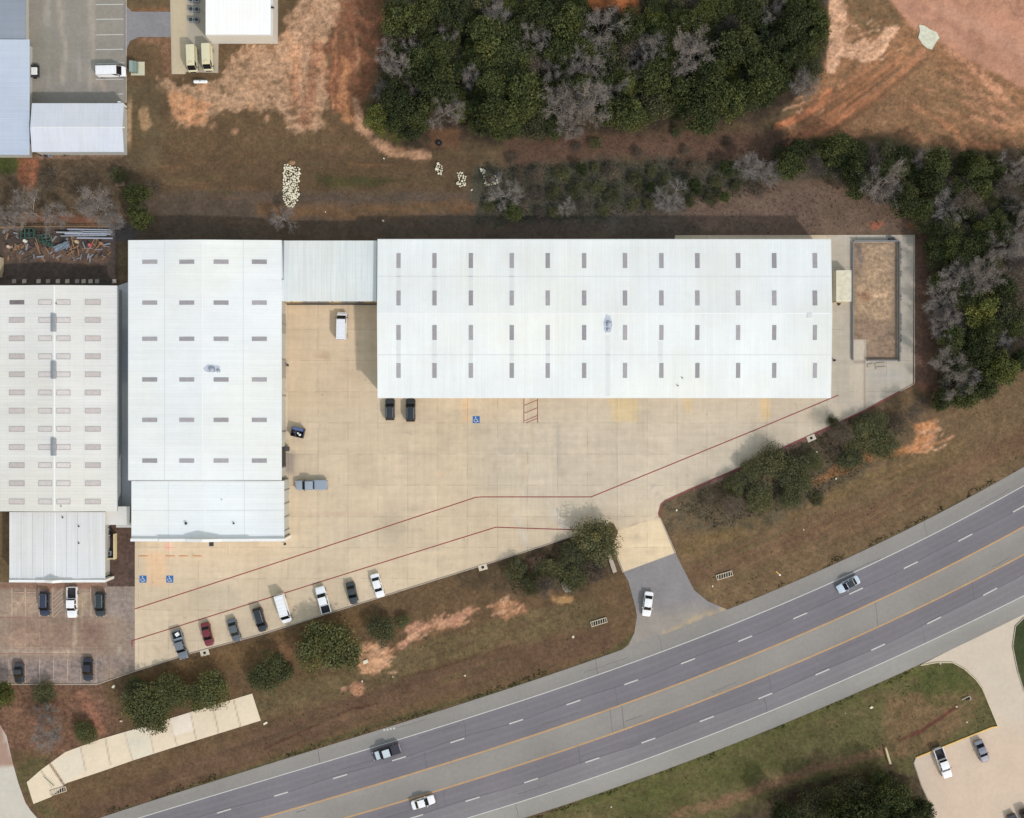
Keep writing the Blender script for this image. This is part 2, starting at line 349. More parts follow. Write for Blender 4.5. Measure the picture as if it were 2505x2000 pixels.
# ------------------------------------------------------------------ ground
V = lambda *a: list(a)
GF = [
 ('p', [(300,90),(900,90),(900,460),(300,460)], (108,86,62), 60, .9, .3, 30),
 ('p', [(300,200),(400,200),(400,420),(300,420)], (104,90,66), 40, .8, .3, 20),
 ('p', [(400,370),(1150,370),(1150,480),(380,480)], (100,80,58), 40, .9, .3, 15),
 ('p', [(770,428),(900,430),(1000,440),(900,458),(785,456)], (78,74,44), 14, .9, .3, 10),
 ('p', [(300,470),(2000,470),(2000,600),(300,600)], (96,82,70), 24, .9, .25, 10),  # band north of the buildings; part of their shadow is in this ground colour
 ('l', [[(640,512),(850,520),(1060,508),(1180,500)], 30], (122,92,64), 24, .8, .3, 12),
 # leaf litter / bare orange soil north-west
 ('p', [(735,-20),(842,-20),(832,60),(792,110),(802,160),(800,240),(790,305),(722,325),(680,268),(640,200),(625,130),(680,90)], (196,156,124), 16, .95, .6, 26),
 ('p', [(398,195),(452,205),(520,195),(560,145),(600,112),(650,110),(665,260),(600,270),(545,258),(495,305),(425,290),(406,240)], (190,152,120), 14, .95, .6, 26),
 ('p', [(405,225),(470,235),(520,255),(495,302),(425,288)], (212,154,112), 12, .9, .4, 16),
 ('p', [(835,-20),(948,-20),(950,100),(910,200),(886,300),(850,290),(802,240),(795,110),(830,60)], (136,90,66), 24, .9, .4, 24),
 ('l', [[(770,120),(765,200),(750,290)], 34], (150,100,74), 20, .7, .6, 14),
 ('l', [[(845,150),(838,240),(855,290)], 22], (205,145,100), 14, .7, .6, 14),
 ('l', [[(868,245),(885,310),(922,345),(960,372),(1045,380)], 22], (206,160,126), 8, .9, .5, 8),
 ('e', (612,25,38,60), (122,110,84), 20, .8, .5, 10),
 ('p', [(310,20),(412,20),(412,30),(310,30)], (140,96,66), 6, .6, .4, 4),
 ('l', [[(348,88),(412,92),(412,170)], 34], (140,104,80), 16, .8, .6, 8),
 ('e', (355,290,12,30), (196,158,118), 8, .7, .4, 8),
 ('e', (316,300,8,60), (190,160,128), 6, .7, .5, 5),
 # left strip
 ('p', [(-20,380),(330,380),(330,560),(-20,560)], (98,82,64), 20, .9, .4, 12),
 ('p', [(40,385),(95,385),(92,445),(70,470),(45,440)], (158,102,74), 14, .9, .4, 10),
 ('e', (14,398,34,26), (74,84,38), 14, .9, .3, 8),
 ('l', [[(90,384),(300,378)], 14], (150,120,100), 6, .6, .6, 5),
 ('l', [[(60,530),(290,540)], 22], (140,96,74), 10, .8, .4, 8),
 ('p', [(-20,556),(288,556),(288,700),(-20,700)], (84,72,64), 8, 1, .4, 3),
 ('p', [(10,600),(270,600),(262,645),(10,640)], (124,98,80), 22, .7, .6, 12),
 ('p', [(262,545),(330,545),(330,590),(262,590)], (88,84,84), 14, .8, .3, 6),
 # wood floors
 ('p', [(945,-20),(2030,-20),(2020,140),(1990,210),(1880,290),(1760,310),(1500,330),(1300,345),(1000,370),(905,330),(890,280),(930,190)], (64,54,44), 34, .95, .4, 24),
 ('p', [(900,250),(960,270),(1010,330),(980,350),(915,330)], (92,90,44), 18, .8, .4, 12),
 ('p', [(1425,-20),(1562,-20),(1562,28),(1540,34),(1500,22),(1440,24)], (186,112,68), 12, .95, .6, 14),
 ('p', [(1050,310),(1120,312),(1125,360),(1050,365)], (120,88,64), 14, .8, .3, 8),
 ('p', [(1240,340),(1900,320),(1980,360),(1900,400),(1600,385),(1240,405)], (104,78,64), 28, .85, .3, 16),
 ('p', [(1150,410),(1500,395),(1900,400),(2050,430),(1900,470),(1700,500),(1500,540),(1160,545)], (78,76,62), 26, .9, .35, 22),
 ('p', [(1830,450),(2060,435),(2140,480),(2290,520),(2300,575),(1800,580),(1650,540),(1700,480)], (122,100,84), 28, .9, .25, 14),
 ('p', [(1480,520),(1660,500),(1700,560),(1480,575)], (104,92,80), 20, .7, .25, 10),
 # north-east bare site
 ('p', [(2028,-20),(2530,-20),(2530,360),(2380,372),(2300,352),(2150,335),(1960,345),(1905,312),(1990,215),(2022,140)], (158,116,84), 20, 1, .45, 14),
 ('p', [(2060,-20),(2170,-20),(2215,60),(2190,70),(2140,90),(2090,60)], (122,100,72), 14, .9, .4, 10),
 ('p', [(2160,-20),(2530,-20),(2530,232),(2440,180),(2360,140),(2290,100),(2230,62)], (192,142,116), 8, 1, .12, 6),
 ('l', [[(2300,20),(2420,80),(2530,150)], 30], (204,158,134), 30, .5, .1, 8),
 ('p', [(2440,-20),(2530,-20),(2530,60),(2480,40)], (160,118,98), 20, .8, .4, 8),
 ('p', [(2028,-20),(2062,-20),(2075,45),(2098,70),(2130,105),(2150,90),(2170,62),(2202,68),(2180,100),(2165,130),(2120,152),(2062,140),(2045,175),(2020,172),(2025,100)], (224,178,144), 7, .95, .6, 9),
 ('e', (2090,85,24,22), (150,112,78), 10, .8, .6, 9),
 ('l', [[(1905,306),(1960,285),(2000,262),(2028,226)], 16], (216,138,96), 8, .95, .3, 5),
 ('l', [[(2062,288),(2110,248),(2200,186),(2260,120)], 12], (186,130,98), 12, .8, .3, 5),
 ('l', [[(1940,345),(2010,312)], 14], (176,112,90), 10, .8, .3, 6),
 ('l', [[(2010,310),(2080,255),(2180,180),(2245,115)], 9], (110,88,64), 8, .7, .3, 4),
 ('l', [[(2320,120),(2400,180),(2460,240)], 18], (206,150,118), 12, .7, .7, 10),
 ('l', [[(2240,262),(2300,290),(2360,350),(2440,358)], 12], (206,138,100), 10, .7, .6, 10),
 ('l', [[(2340,200),(2450,290)], 40], (170,126,98), 26, .6, .8, 20),
 ('p', [(2150,190),(2290,150),(2350,240),(2280,330),(2130,320),(2060,310)], (140,110,80), 26, .6, .5, 16),
 # east belt
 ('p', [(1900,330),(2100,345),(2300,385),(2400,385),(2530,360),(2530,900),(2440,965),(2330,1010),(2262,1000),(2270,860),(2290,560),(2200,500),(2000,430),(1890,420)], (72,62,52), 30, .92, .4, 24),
 ('p', [(2236,510),(2300,520),(2290,700),(2310,860),(2290,960),(2236,950)], (120,90,76), 18, .85, .35, 12),
 ('e', (2142,550,16,10), (180,110,80), 8, .8, .3, 6), ('e', (2245,552,28,9), (170,108,80), 8, .7, .3, 6),
 ('e', (2240,950,26,18), (176,118,92), 14, .8, .3, 8),
 # verge east of the drive
 ('p', [(1640,1225),(2236,945),(2340,990),(2530,880),(2530,1160),(1770,1500),(1650,1350),(1612,1262)], (120,98,72), 20, .95, .35, 14),
 ('l', [[(1700,1400),(1900,1330),(2150,1250),(2330,1160),(2530,1060)], 56], (116,88,68), 40, .6, .3, 18),
 ('l', [[(1690,1340),(1840,1280),(2100,1190),(2330,1100)], 44], (128,106,68), 30, .6, .4, 18),
 ('p', [(1620,1230),(1850,1130),(2100,1010),(2230,1040),(2200,1100),(2060,1190),(1880,1290),(1760,1290),(1640,1300)], (92,84,66), 30, .8, .5, 16),
 ('l', [[(1700,1195),(1850,1130),(2040,1040)], 12], (146,114,100), 8, .8, .5, 6),
 ('p', [(2232,1040),(2290,1032),(2295,1070),(2275,1108),(2215,1112),(2200,1096),(2240,1080)], (208,146,100), 12, .9, .6, 18),
 ('l', [[(1990,1180),(2050,1150),(2140,1110),(2210,1105)], 22], (166,116,74), 12, .8, .5, 8),
 ('l', [[(1560,1500),(1600,1440)], 4], (120,98,72), 4, .1, .3, 1),
 ('l', [[(1700,1448),(1740,1490),(1780,1500),(1880,1466),(2240,1290),(2530,1140)], 14], (92,84,58), 8, .7, .5, 6),
 # verge west of the drive
 ('p', [(-20,1670),(330,1640),(1260,1354),(1424,1300),(1510,1330),(1560,1480),(1556,1550),(1500,1600),(640,1890),(240,2020),(-20,2020)], (108,86,62), 12, .95, .35, 8),
 ('p', [(-20,1672),(240,1672),(290,1760),(260,1840),(150,1860),(40,1830),(-20,1840)], (124,92,74), 20, .9, .75, 14),
 ('l', [[(200,1700),(250,1790)], 24], (160,112,90), 14, .8, .6, 10),
 ('p', [(330,1650),(640,1560),(900,1480),(930,1520),(800,1560),(560,1640),(350,1720)], (112,86,54), 30, .7, .4, 18),
 ('l', [[(230,1990),(480,1880),(700,1800),(940,1700),(1240,1620),(1480,1560)], 66], (104,80,62), 30, .9, .25, 8),
 ('l', [[(650,1830),(780,1770),(860,1735),(930,1720)], 5], (76,48,38), 5, .8, .3, 3),
 ('l', [[(900,1678),(1050,1640),(1240,1580)], 6], (84,54,42), 5, .7, .3, 3),
 ('l', [[(600,1740),(760,1690),(940,1640),(1080,1590),(1260,1540),(1440,1500)], 62], (112,98,68), 26, .8, .5, 14),
 ('p', [(1100,1390),(1250,1360),(1420,1310),(1500,1340),(1510,1400),(1440,1440),(1300,1450),(1120,1440)], (84,70,52), 24, .85, .5, 14),
 ('p', [(1230,1372),(1330,1358),(1345,1390),(1250,1400)], (146,104,86), 16, .75, .4, 10),
 ('p', [(884,1582),(950,1570),(960,1600),(945,1625),(920,1650),(884,1642),(876,1610)], (206,158,122), 12, .85, .6, 20),
 ('l', [[(975,1572),(1030,1535),(1110,1508),(1150,1502)], 24], (202,150,122), 12, .85, .6, 20),
 ('p', [(1210,1468),(1240,1462),(1290,1480),(1285,1505),(1225,1512),(1205,1490)], (196,144,108), 14, .8, .6, 18),
 ('l', [[(1345,1445),(1365,1465),(1395,1462)], 16], (196,154,104), 10, .85, .5, 12),
 ('e', (872,1684,17,17), (206,150,118), 6, .9, .5, 6), ('e', (841,1686,6,6), (220,160,130), 4, .9, .2, 2),
 ('p', [(630,1590),(710,1560),(730,1610),(650,1640)], (140,106,78), 20, .7, .5, 12),
 ('e', (760,1600,40,20), (120,84,56), 20, .7, .4, 10),
 ('l', [[(240,2010),(480,1925),(640,1872),(800,1815),(940,1768),(1240,1684),(1400,1636),(1500,1594),(1550,1556)], 12], (84,80,50), 8, .75, .5, 6),
 ('p', [(40,1860),(120,1850),(90,1930),(150,2000),(100,2000),(40,1900)], (98,92,60), 16, .8, .5, 10),
 # planting bed beside the office
 ('p', [(255,1280),(332,1280),(332,1436),(255,1436)], (92,74,66), 4, 1, .5, 1),
 # south of the highway
 ('p', [(1250,2030),(1500,1925),(2260,1620),(2310,1610),(2390,1640),(2450,1780),(2235,1860),(2300,2030)], (98,92,58), 10, 1, .4, 6),
 ('p', [(1480,1960),(1700,1890),(1900,1830),(1900,1880),(1700,1960),(1560,2020)], (86,88,46), 26, .6, .4, 18),
 ('p', [(2170,1700),(2240,1690),(2370,1680),(2400,1720),(2330,1800),(2240,1850),(2160,1850)], (128,102,74), 24, .85, .45, 16),
 ('l', [[(1300,2010),(1880,1800),(2250,1640)], 14], (90,92,48), 10, .7, .5, 8),
 ('p', [(2240,1640),(2330,1620),(2390,1680),(2360,1700),(2260,1705)], (82,88,44), 14, .8, .4, 10),
 ('l', [[(2200,1812),(2260,1785),(2335,1732)], 9], (100,56,48), 6, .9, .3, 4),
 ('l', [[(1640,2000),(1870,1925),(2000,1880),(2160,1836)], 24], (140,104,82), 16, .75, .5, 10),
 ('p', [(1780,1990),(2000,1900),(2180,1870),(2250,1900),(2300,2030),(1780,2030)], (72,58,48), 24, .85, .5, 14),
 ('p', [(2478,1500),(2530,1480),(2530,1700),(2500,1680),(2478,1600)], (62,72,42), 8, 1, .3, 4),
]
rgs = random.Random(31)
for i in range(48):     # ruts of the dirt track from the wood to the site road
    t = rgs.uniform(-46, 40); a = rgs.uniform(0,.5); b = a+rgs.uniform(.25,.6)
    L0, L1 = (1905,345), (2262,112); f = lambda u: (L0[0]+(L1[0]-L0[0])*u+t*.45, L0[1]+(L1[1]-L0[1])*u+t*.85-26*math.sin(3.14*u)*.0+18*math.sin(3.14*u))
    GF.append(('l', [[f(a), f((a+b)/2), f(b)], rgs.uniform(3,9)], rgs.choice([(186,124,88),(110,84,60),(202,134,94),(128,94,66),(164,112,80)]), 8, rgs.uniform(.35,.75), .3, 5))
for i in range(90):     # washed streaks of the bare slope in the north-east
    x, y = rgs.uniform(2270,2500), rgs.uniform(150,350)
    if y < (x-2270)*.62+110 : continue
    L_ = rgs.uniform(20,70); GF.append(('l', [[(x,y),(x+L_,y+L_*rgs.uniform(.25,.6))], rgs.uniform(3,8)], rgs.choice([(206,146,112),(214,158,122),(120,98,68),(108,92,64)]), 8, rgs.uniform(.3,.7), .3, 6))
for i in range(26):
    x, y = rgs.uniform(2200,2500), rgs.uniform(0,200)
    if y > (x-2200)*.62+20: continue
    L_ = rgs.uniform(60,160); GF.append(('l', [[(x,y),(x+L_,y+L_*.62)], rgs.uniform(5,14)], rgs.choice([(206,160,138),(178,132,112),(198,150,126)]), 14, rgs.uniform(.25,.5), .1, 5))
for i in range(40):     # vertical streaks of the scraped strip north-west
    x, y = rgs.uniform(690,890), rgs.uniform(-10,260); L_ = rgs.uniform(30,110)
    GF.append(('l', [[(x,y),(x+rgs.uniform(-4,8),y+L_)], rgs.uniform(3,9)], rgs.choice([(216,160,120),(156,100,70),(120,80,58),(202,138,98)]), 8, rgs.uniform(.3,.7), .6, 7))
for i in range(60):     # mottled clods in the leaf litter
    x, y = rgs.uniform(410,830), rgs.uniform(90,320)
    GF.append(('e', (x,y,rgs.uniform(5,16),rgs.uniform(4,10)), rgs.choice([(128,98,72),(214,166,128),(142,106,78),(112,92,66)]), 8, rgs.uniform(.4,.8), .6, 9))
for (cx_, cy_, wx_, wy_, n_) in ((918,1612,42,38,34),(1060,1535,90,28,44),(1245,1488,44,22,20),(2262,1075,36,34,24),(2110,90,66,60,30),(1950,275,60,40,10)):
    for i in range(n_):     # clay washouts
        x, y = rgs.gauss(cx_, wx_*.55), rgs.gauss(cy_-(0 if wx_ < 80 else 0), wy_*.5)
        if wx_ == 90: y = cy_-(x-cx_)*.36+rgs.gauss(0, 12)
        L_ = rgs.uniform(8,30); GF.append(('l', [[(x,y),(x+L_,y-L_*rgs.uniform(.2,.6))], rgs.uniform(2,6)], rgs.choice([(220,176,142),(206,152,116),(118,92,66),(134,100,70),(214,166,132)]), 5, rgs.uniform(.5,.9), .3, 6))
for i in range(60):     # mowing lines and worn strips that run with the highway
    x = rgs.uniform(180,1500); off = rgs.uniform(14,150); L_ = rgs.uniform(60,220)
    yy = lambda q: 2000-(q-247)*.31-((q-247)/1250)**2*30-off*.93
    GF.append(('l', [[(x,yy(x)),(x+L_/2,yy(x+L_/2)),(x+L_,yy(x+L_))], rgs.uniform(2,7)], rgs.choice([(118,94,70),(86,68,52),(128,100,76),(96,84,56)]), 6, rgs.uniform(.25,.6), .3, 4))
for i in range(60):
    x = rgs.uniform(1690,2480); off = rgs.uniform(14,150); L_ = rgs.uniform(50,160)
    yy = lambda q: 1500-(q-1750)*.45-((q-1750)/760)**2*20-off
    GF.append(('l', [[(x,yy(x)),(x+L_/2,yy(x+L_/2)),(x+L_,yy(x+L_))], rgs.uniform(2,8)], rgs.choice([(134,108,80),(100,82,60),(142,112,82),(104,96,64)]), 6, rgs.uniform(.25,.6), .3, 4))
for i in range(70):
    x = rgs.uniform(1300,2420); t = rgs.uniform(14,200); yy = 1990-(x-1300)*.385+t
    GF.append(('e', (x,yy,rgs.uniform(10,40),rgs.uniform(4,14)), rgs.choice([(84,90,46),(112,98,66),(78,84,44),(124,104,74)]), 12, rgs.uniform(.3,.6), .4, 9))
for i in range(60):
    x = rgs.uniform(320,1000); y = rgs.uniform(330,560)
    GF.append(('l', [[(x,y),(x+rgs.uniform(30,90),y+rgs.uniform(-6,6))], rgs.uniform(3,10)], rgs.choice([(118,92,66),(88,74,56),(126,92,64),(96,88,60)]), 8, rgs.uniform(.25,.55), .3, 7))
def build_ground():
    xs = np.concatenate([[-900,-500,-200], np.arange(-112,112.01,.45), [200,500,900]])
    ys = np.concatenate([[-900,-500,-200], np.arange(-92,92.01,.45), [200,500,900]])
    X, Y = np.meshgrid(xs, ys); px = X*PX+CX; py = CY-Y*PX
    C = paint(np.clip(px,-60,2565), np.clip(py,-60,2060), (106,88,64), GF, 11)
    C[..., :3] *= (.90*(.70+.62*fbm(px/20, py/20, 77, 5)))[..., None]
    Z = np.zeros_like(X)-.03
    nx, ny = len(xs), len(ys)
    co = np.stack([X,Y,Z],-1).reshape(-1,3)
    i = np.arange(nx*ny).reshape(ny,nx)
    q = np.stack([i[:-1,:-1],i[:-1,1:],i[1:,1:],i[1:,:-1]],-1).reshape(-1,4)
    me = bpy.data.meshes.new('ground'); me.vertices.add(len(co)); me.vertices.foreach_set('co', co.reshape(-1))
    me.loops.add(q.size); me.loops.foreach_set('vertex_index', q.reshape(-1).astype(np.int32))
    me.polygons.add(len(q)); me.polygons.foreach_set('loop_start', np.arange(0,q.size,4,dtype=np.int32))
    me.update(calc_edges=True); set_col(me, C)
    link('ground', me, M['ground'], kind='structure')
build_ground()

# ------------------------------------------------------------------ paved sheets
def sheet(name, poly, z, mat, base, feats=(), cell=1.0, parent=None, seed=5, kind='structure', thick=0.0):
    bm = bmesh.new(); vs = [bm.verts.new(W(p[0], p[1]) + Vector((0,0,z))) for p in poly]
    f = bm.faces.new(vs); f.normal_update()
    if f.normal.z < 0: f.normal_flip()
    bmesh.ops.triangulate(bm, faces=bm.faces[:])
    x0, x1 = min(v.co.x for v in bm.verts), max(v.co.x for v in bm.verts)
    y0, y1 = min(v.co.y for v in bm.verts), max(v.co.y for v in bm.verts)
    if cell:
        for k in range(int((x1-x0)/cell)):
            bmesh.ops.bisect_plane(bm, geom=bm.verts[:]+bm.edges[:]+bm.faces[:], plane_co=(x0+(k+1)*cell,0,0), plane_no=(1,0,0))
        for k in range(int((y1-y0)/cell)):
            bmesh.ops.bisect_plane(bm, geom=bm.verts[:]+bm.edges[:]+bm.faces[:], plane_co=(0,y0+(k+1)*cell,0), plane_no=(0,1,0))
    me = bpy.data.meshes.new(name); bm.to_mesh(me); bm.free()
    co = np.empty(len(me.vertices)*3); me.vertices.foreach_get('co', co); co = co.reshape(-1,3)
    set_col(me, paint(co[:,0]*PX+CX, CY-co[:,1]*PX, base, feats, seed))
    return link(name, me, mat, parent, kind=kind if not parent else None)

LOT = [(330,1290),(330,1640),(460,1598),(640,1550),(943,1455),(1260,1356),(1424,1302),(1500,1278),(1512,1300),(1500,1335),(1525.6,1398.7),
       (1650.6,1352.6),(1613.4,1264.8),(1610.4,1256),(1616,1233),(1627,1223),(1686,1196),(1841,1128),(1924,1089),(2020,1046),(2118,1000),(2233,938),
       (2235,574),(1652,575),(1645,604),(660,604),(660,700),(690,1290)]
LF = [
 ('p', [(1400,960),(2240,560),(2260,960),(1640,1240),(1400,1300),(1180,1200),(1200,1040)], (201,188,168), 120, .75, 0, 30),
 ('p', [(2030,570),(2240,570),(2240,940),(2100,1010),(2030,980)], (184,174,158), 30, .85, 0, 10),
 ('p', [(2040,570),(2200,570),(2200,592),(2040,592)], (196,186,170), 6, .6, 0, 3),
 ('p', [(1488,973),(1560,973),(1560,1033),(1500,1033)], (214,192,150), 5, .85, 0, 2),
 ('p', [(1672,973),(1692,973),(1692,1010),(1675,1010)], (216,188,140), 6, .7, 0, 2),
 ('p', [(1860,973),(1885,973),(1885,1020),(1868,1034)], (220,190,142), 5, .8, 0, 2),
 ('p', [(1130,975),(1146,975),(1146,1034),(1130,1034)], (228,192,150), 4, .9, 0, 1),
 ('p', [(1146,1034),(1280,1034),(1280,1186),(1146,1186)], (194,180,158), 6, .5, 0, 4),
 ('l', [[(1355,1245),(1385,1290)], 8], (206,200,190), 14, .8, 0, 6),
 ('l', [[(1262,1260),(1290,1330)], 8], (206,200,190), 14, .7, 0, 6),
 ('e', (960,1280,30,55), (184,168,146), 40, .8, 0, 18),
 ('e', (1010,1246,20,8), (176,164,142), 14, .7, 0, 6),
 ('e', (530,1465,60,35), (188,174,152), 40, .7, 0, 18),
 ('e', (880,1320,90,30), (192,178,156), 60, .5, 0, 20),
 ('e', (1060,1370,40,14), (190,174,150), 20, .5, 0, 12),
 ('p', [(360,1352),(406,1352),(406,1432),(360,1432)], (226,190,152), 14, .8, 0, 6),
 ('p', [(398,1331),(422,1331),(422,1345),(400,1345)], (222,178,160), 3, .9, 0, 1),
 ('p', [(693,1109),(723,1109),(723,1160),(693,1160)], (166,152,140), 3, .9, 0, 1),
 ('p', [(700,700),(930,700),(930,900),(700,900)], (214,190,158), 40, .6, 0, 10),
 ('p', [(700,860),(900,860),(900,1000),(700,1000)], (208,184,152), 60, .5, 0, 20),
 ('e', (790,870,20,8), (180,152,124), 12, .7, 0, 8), ('e', (855,912,20,8), (188,166,140), 12, .6, 0, 8),
 ('e', (1000,1180,60,60), (204,184,160), 50, .5, 0, 20),
 ('p', [(2085,885),(2120,885),(2120,1000),(2085,1000)], (200,186,164), 4, .8, 0, 1),
 ('e', (2170,920,50,16), (178,172,162), 20, .7, 0, 8),
 ('p', [(1277,1110),(1290,1110),(1290,1186),(1277,1186)], (186,168,140), 6, .5, 0, 4),
 ('l', [[(1366,1040),(1366,1165)], 5], (170,162,150), 5, .5, 0, 2),
 ('l', [[(1300,974),(1295,1120)], 6], (186,170,142), 6, .5, 0, 3),
 ('l', [[(1180,975),(1180,1034)], 4], (180,160,130), 4, .6, 0, 1),
 ('l', [[(1216,975),(1216,1034)], 4], (176,158,130), 4, .6, 0, 1),
 ('l', [[(1595,1186),(1616,1222)], 4], (170,162,150), 4, .7, 0, 1),
 ('l', [[(1082,1100),(1082,1200)], 3], (212,160,140), 4, .6, 0, 2),
 ('l', [[(832,1180),(832,1250)], 3], (208,164,144), 4, .5, 0, 2),
 ('l', [[(700,1254),(920,1254)], 3], (170,130,116), 4, .6, 0, 1),
 ('l', [[(390,1600),(375,1578)], 6], (180,164,140), 8, .6, 0, 4),
 ('p', [(1500,1296),(1613,1262),(1652,1352),(1524,1400),(1498,1335)], (222,200,166), 4, .95, 0, 1),
 ('l', [[(1495,1300),(1613,1264)], 3], (170,158,138), 3, .8, 0, 1),
 ('l', [[(1556,1300),(1565,1330)], 3], (200,180,150), 3, .7, 0, 1),
]
rngf = random.Random(4)
for i in range(70):      # oil spots, tyre scuffs and mottling on the slabs
    a, b = rngf.uniform(700, 2000), rngf.uniform(980, 1400)
    if b > 1555-a*.16+120: continue
    LF.append(('e', (a, b, rngf.uniform(6,28), rngf.uniform(3,12)), rngf.choice([(184,168,146),(192,174,150),(214,196,168),(178,166,148)]), 10, rngf.uniform(.25,.55), 0, 9))
lot = sheet('parking_lot', LOT, .03, M['concrete'], (208,189,161), LF, cell=.8)

OLD = sheet('neighbour_parking_lot', [(-60,1424),(262,1424),(262,1434),(330,1434),(330,1640),(238,1672),(-60,1672)], .02, M['oldconcrete'], (152,133,117), [
 ('p', [(-60,1424),(262,1424),(262,1440),(-60,1440)], (132,100,84), 8, .8, .3, 3),
 ('p', [(255,1436),(330,1436),(330,1520),(255,1500)], (150,138,130), 20, .8, .3, 8),
 ('e', (60,1480,40,26), (176,152,130), 16, .7, .5, 8), ('e', (200,1475,16,30), (178,160,132), 12, .6, .4, 6),
 ('p', [(30,1515),(260,1515),(260,1590),(30,1590)], (144,118,102), 40, .7, .3, 10),
 ('p', [(-60,1610),(260,1610),(240,1672),(-60,1672)], (140,126,122), 20, .8, .6, 10),
 ('l', [[(-60,1592),(215,1595)], 8], (186,168,148), 6, .6, .5, 4),
 ('l', [[(186,1510),(186,1600)], 5], (190,176,150), 4, .8, .3, 2), ('l', [[(128,1440),(128,1560)], 4], (188,160,132), 3, .7, .3, 2),
 ('l', [[(290,1580),(310,1640)], 5], (190,178,158), 5, .7, .3, 2), ('l', [[(300,1440),(330,1640)], 24], (136,122,114), 20, .6, .4, 10),
 ('e', (290,1620,30,20), (128,114,108), 20, .7, .4, 8), ('e', (40,1560,40,20), (168,140,120), 20, .6, .4, 12), ('e', (230,1540,30,20), (130,104,94), 20, .7, .3, 10)], cell=.7)
TL = sheet('upper_parking_lot', [(60,-60),(308,-60),(308,252),(60,254)], .02, M['oldasphalt'], (146,140,130), [
 ('l', [[(148,-20),(150,60),(160,120),(152,200)], 9], (180,168,152), 8, .7, 0, 5),
 ('l', [[(222,-20),(226,80),(228,150),(220,215)], 12], (172,162,148), 8, .7, 0, 4),
 ('l', [[(114,-20),(116,60)], 12], (172,166,154), 8, .7, 0, 4), ('l', [[(118,90),(116,160),(120,210)], 7], (166,158,146), 8, .5, 0, 4),
 ('l', [[(195,140),(195,200)], 6], (170,162,150), 8, .6, 0, 4),
 ('l', [[(235,195),(250,205),(255,215)], 16], (176,158,142), 10, .6, 0, 4),
 ('l', [[(60,200),(70,260)], 14], (150,140,128), 10, .7, 0, 4), ('e', (110,120,40,60), (140,136,124), 50, .7, 0, 20)], cell=.7)
DR = sheet('access_drive', [(306,10),(322,28),(420,28),(420,90),(340,90),(318,100),(308,125),(302,125),(302,10)], .028, M['oldasphalt'], (136,134,136), [], cell=1)
PADS = sheet('service_pavement', [(415,-60),(660,-60),(660,92),(535,94),(534,178),(456,176),(455,181),(420,181)], .03, M['pale'], (176,166,148), [
 ('p', [(415,-60),(452,-60),(455,181),(420,181)], (196,180,150), 4, .95, 0, 1),
 ('l', [[(453,-60),(455,181)], 3], (120,110,100), 3, .8, 0, 0), ('l', [[(525,95),(530,178)], 4], (190,176,156), 4, .7, 0, 1),
 ('e', (485,150,24,26), (166,156,144), 20, .6, 0, 8)], cell=1)
sheet('paved_alley', [(284,700),(330,684),(330,1290),(284,1290)], .012, M['pale'], (196,200,202), [
 ('p', [(284,800),(320,800),(320,940),(284,940)], (168,172,182), 10, .8, 0, 4), ('e', (300,1000,14,60), (214,216,210), 20, .8, 0, 8), ('e', (300,1120,10,60), (180,190,198), 20, .8, 0, 10)], cell=1)
sheet('drive_asphalt', [(1524,1398),(1652,1352),(1671,1390),(1698,1443),(1731,1470),(1776,1489),(1790,1500),(1500,1620),(1494,1600),(1520,1590),(1537.5,1577),(1552,1547),(1558,1506),(1555,1488),(1537.5,1422)],
      .014, M['oldasphalt'], (138,134,134), [
 ('p', [(1555,1500),(1700,1480),(1760,1500),(1500,1610)], (154,146,136), 40, .8, 0, 14),
 ('l', [[(1630,1550),(1700,1515),(1768,1488)], 8], (186,164,122), 10, .8, 0, 5)], cell=1)
SWL = sheet('corner_drive', [(-80,1772),(0,1772),(16,1800),(32,1868),(45,1915),(62,1962),(75,1982),(92,2002),(130,2060),(-80,2060)], .022, M['pale'], (198,192,180), [
 ('p', [(-80,1770),(2,1770),(36,1872),(-80,1880)], (164,134,118), 6, .95, 0, 2)], cell=1)
SE = sheet('southeast_lot', [(2252,1626),(2290,1618),(2330,1618),(2360,1634),(2388,1660),(2404,1682),(2442,1775),(2240,1852),(2234,1866),(2252,1920),(2275,1970),(2296,2030),(2620,2030),(2620,1760),(2505,1692),(2487,1640),(2475,1580),(2482,1530),(2505,1508),(2620,1450),(2620,1435),(2505,1500),(2400,1552)],
      .018, M['pale'], (204,190,172), [('p', [(2240,1800),(2620,1760),(2620,2030),(2280,2030)], (208,186,164), 80, .8, 0, 20), ('l', [[(2400,1600),(2470,1700),(2520,1800)], 30], (196,186,172), 40, .5, 0, 10)], cell=1.2)
AP = [(65.5,1913),(101,1882),(160,1839),(244,1808),(322,1785),(400,1762),(470,1740),(617,1696),(638,1762),(560,1786),(430,1826),(330,1858),(250,1886),(163,1915),(125,1949),(82,1966)]
AF = [('l', [[(x, 1990-x*.45), (x-14, 1600)], 2], (1,1,1), 1, 0, 0, 0) for x in ()]
for (a, b) in (((197,1828),(209,1882)),((258,1806),(270,1870)),((305,1790),(325,1858)),((362,1772),(377,1845)),((415,1757),(432,1820)),((465,1742),(480,1808)),((520,1725),(535,1792)),((572,1712),(588,1776)),((101,1884),(128,1925))):
    AF.append(('l', [[a, b], 3.2], (172,154,132), 3, .8, 0, 0))
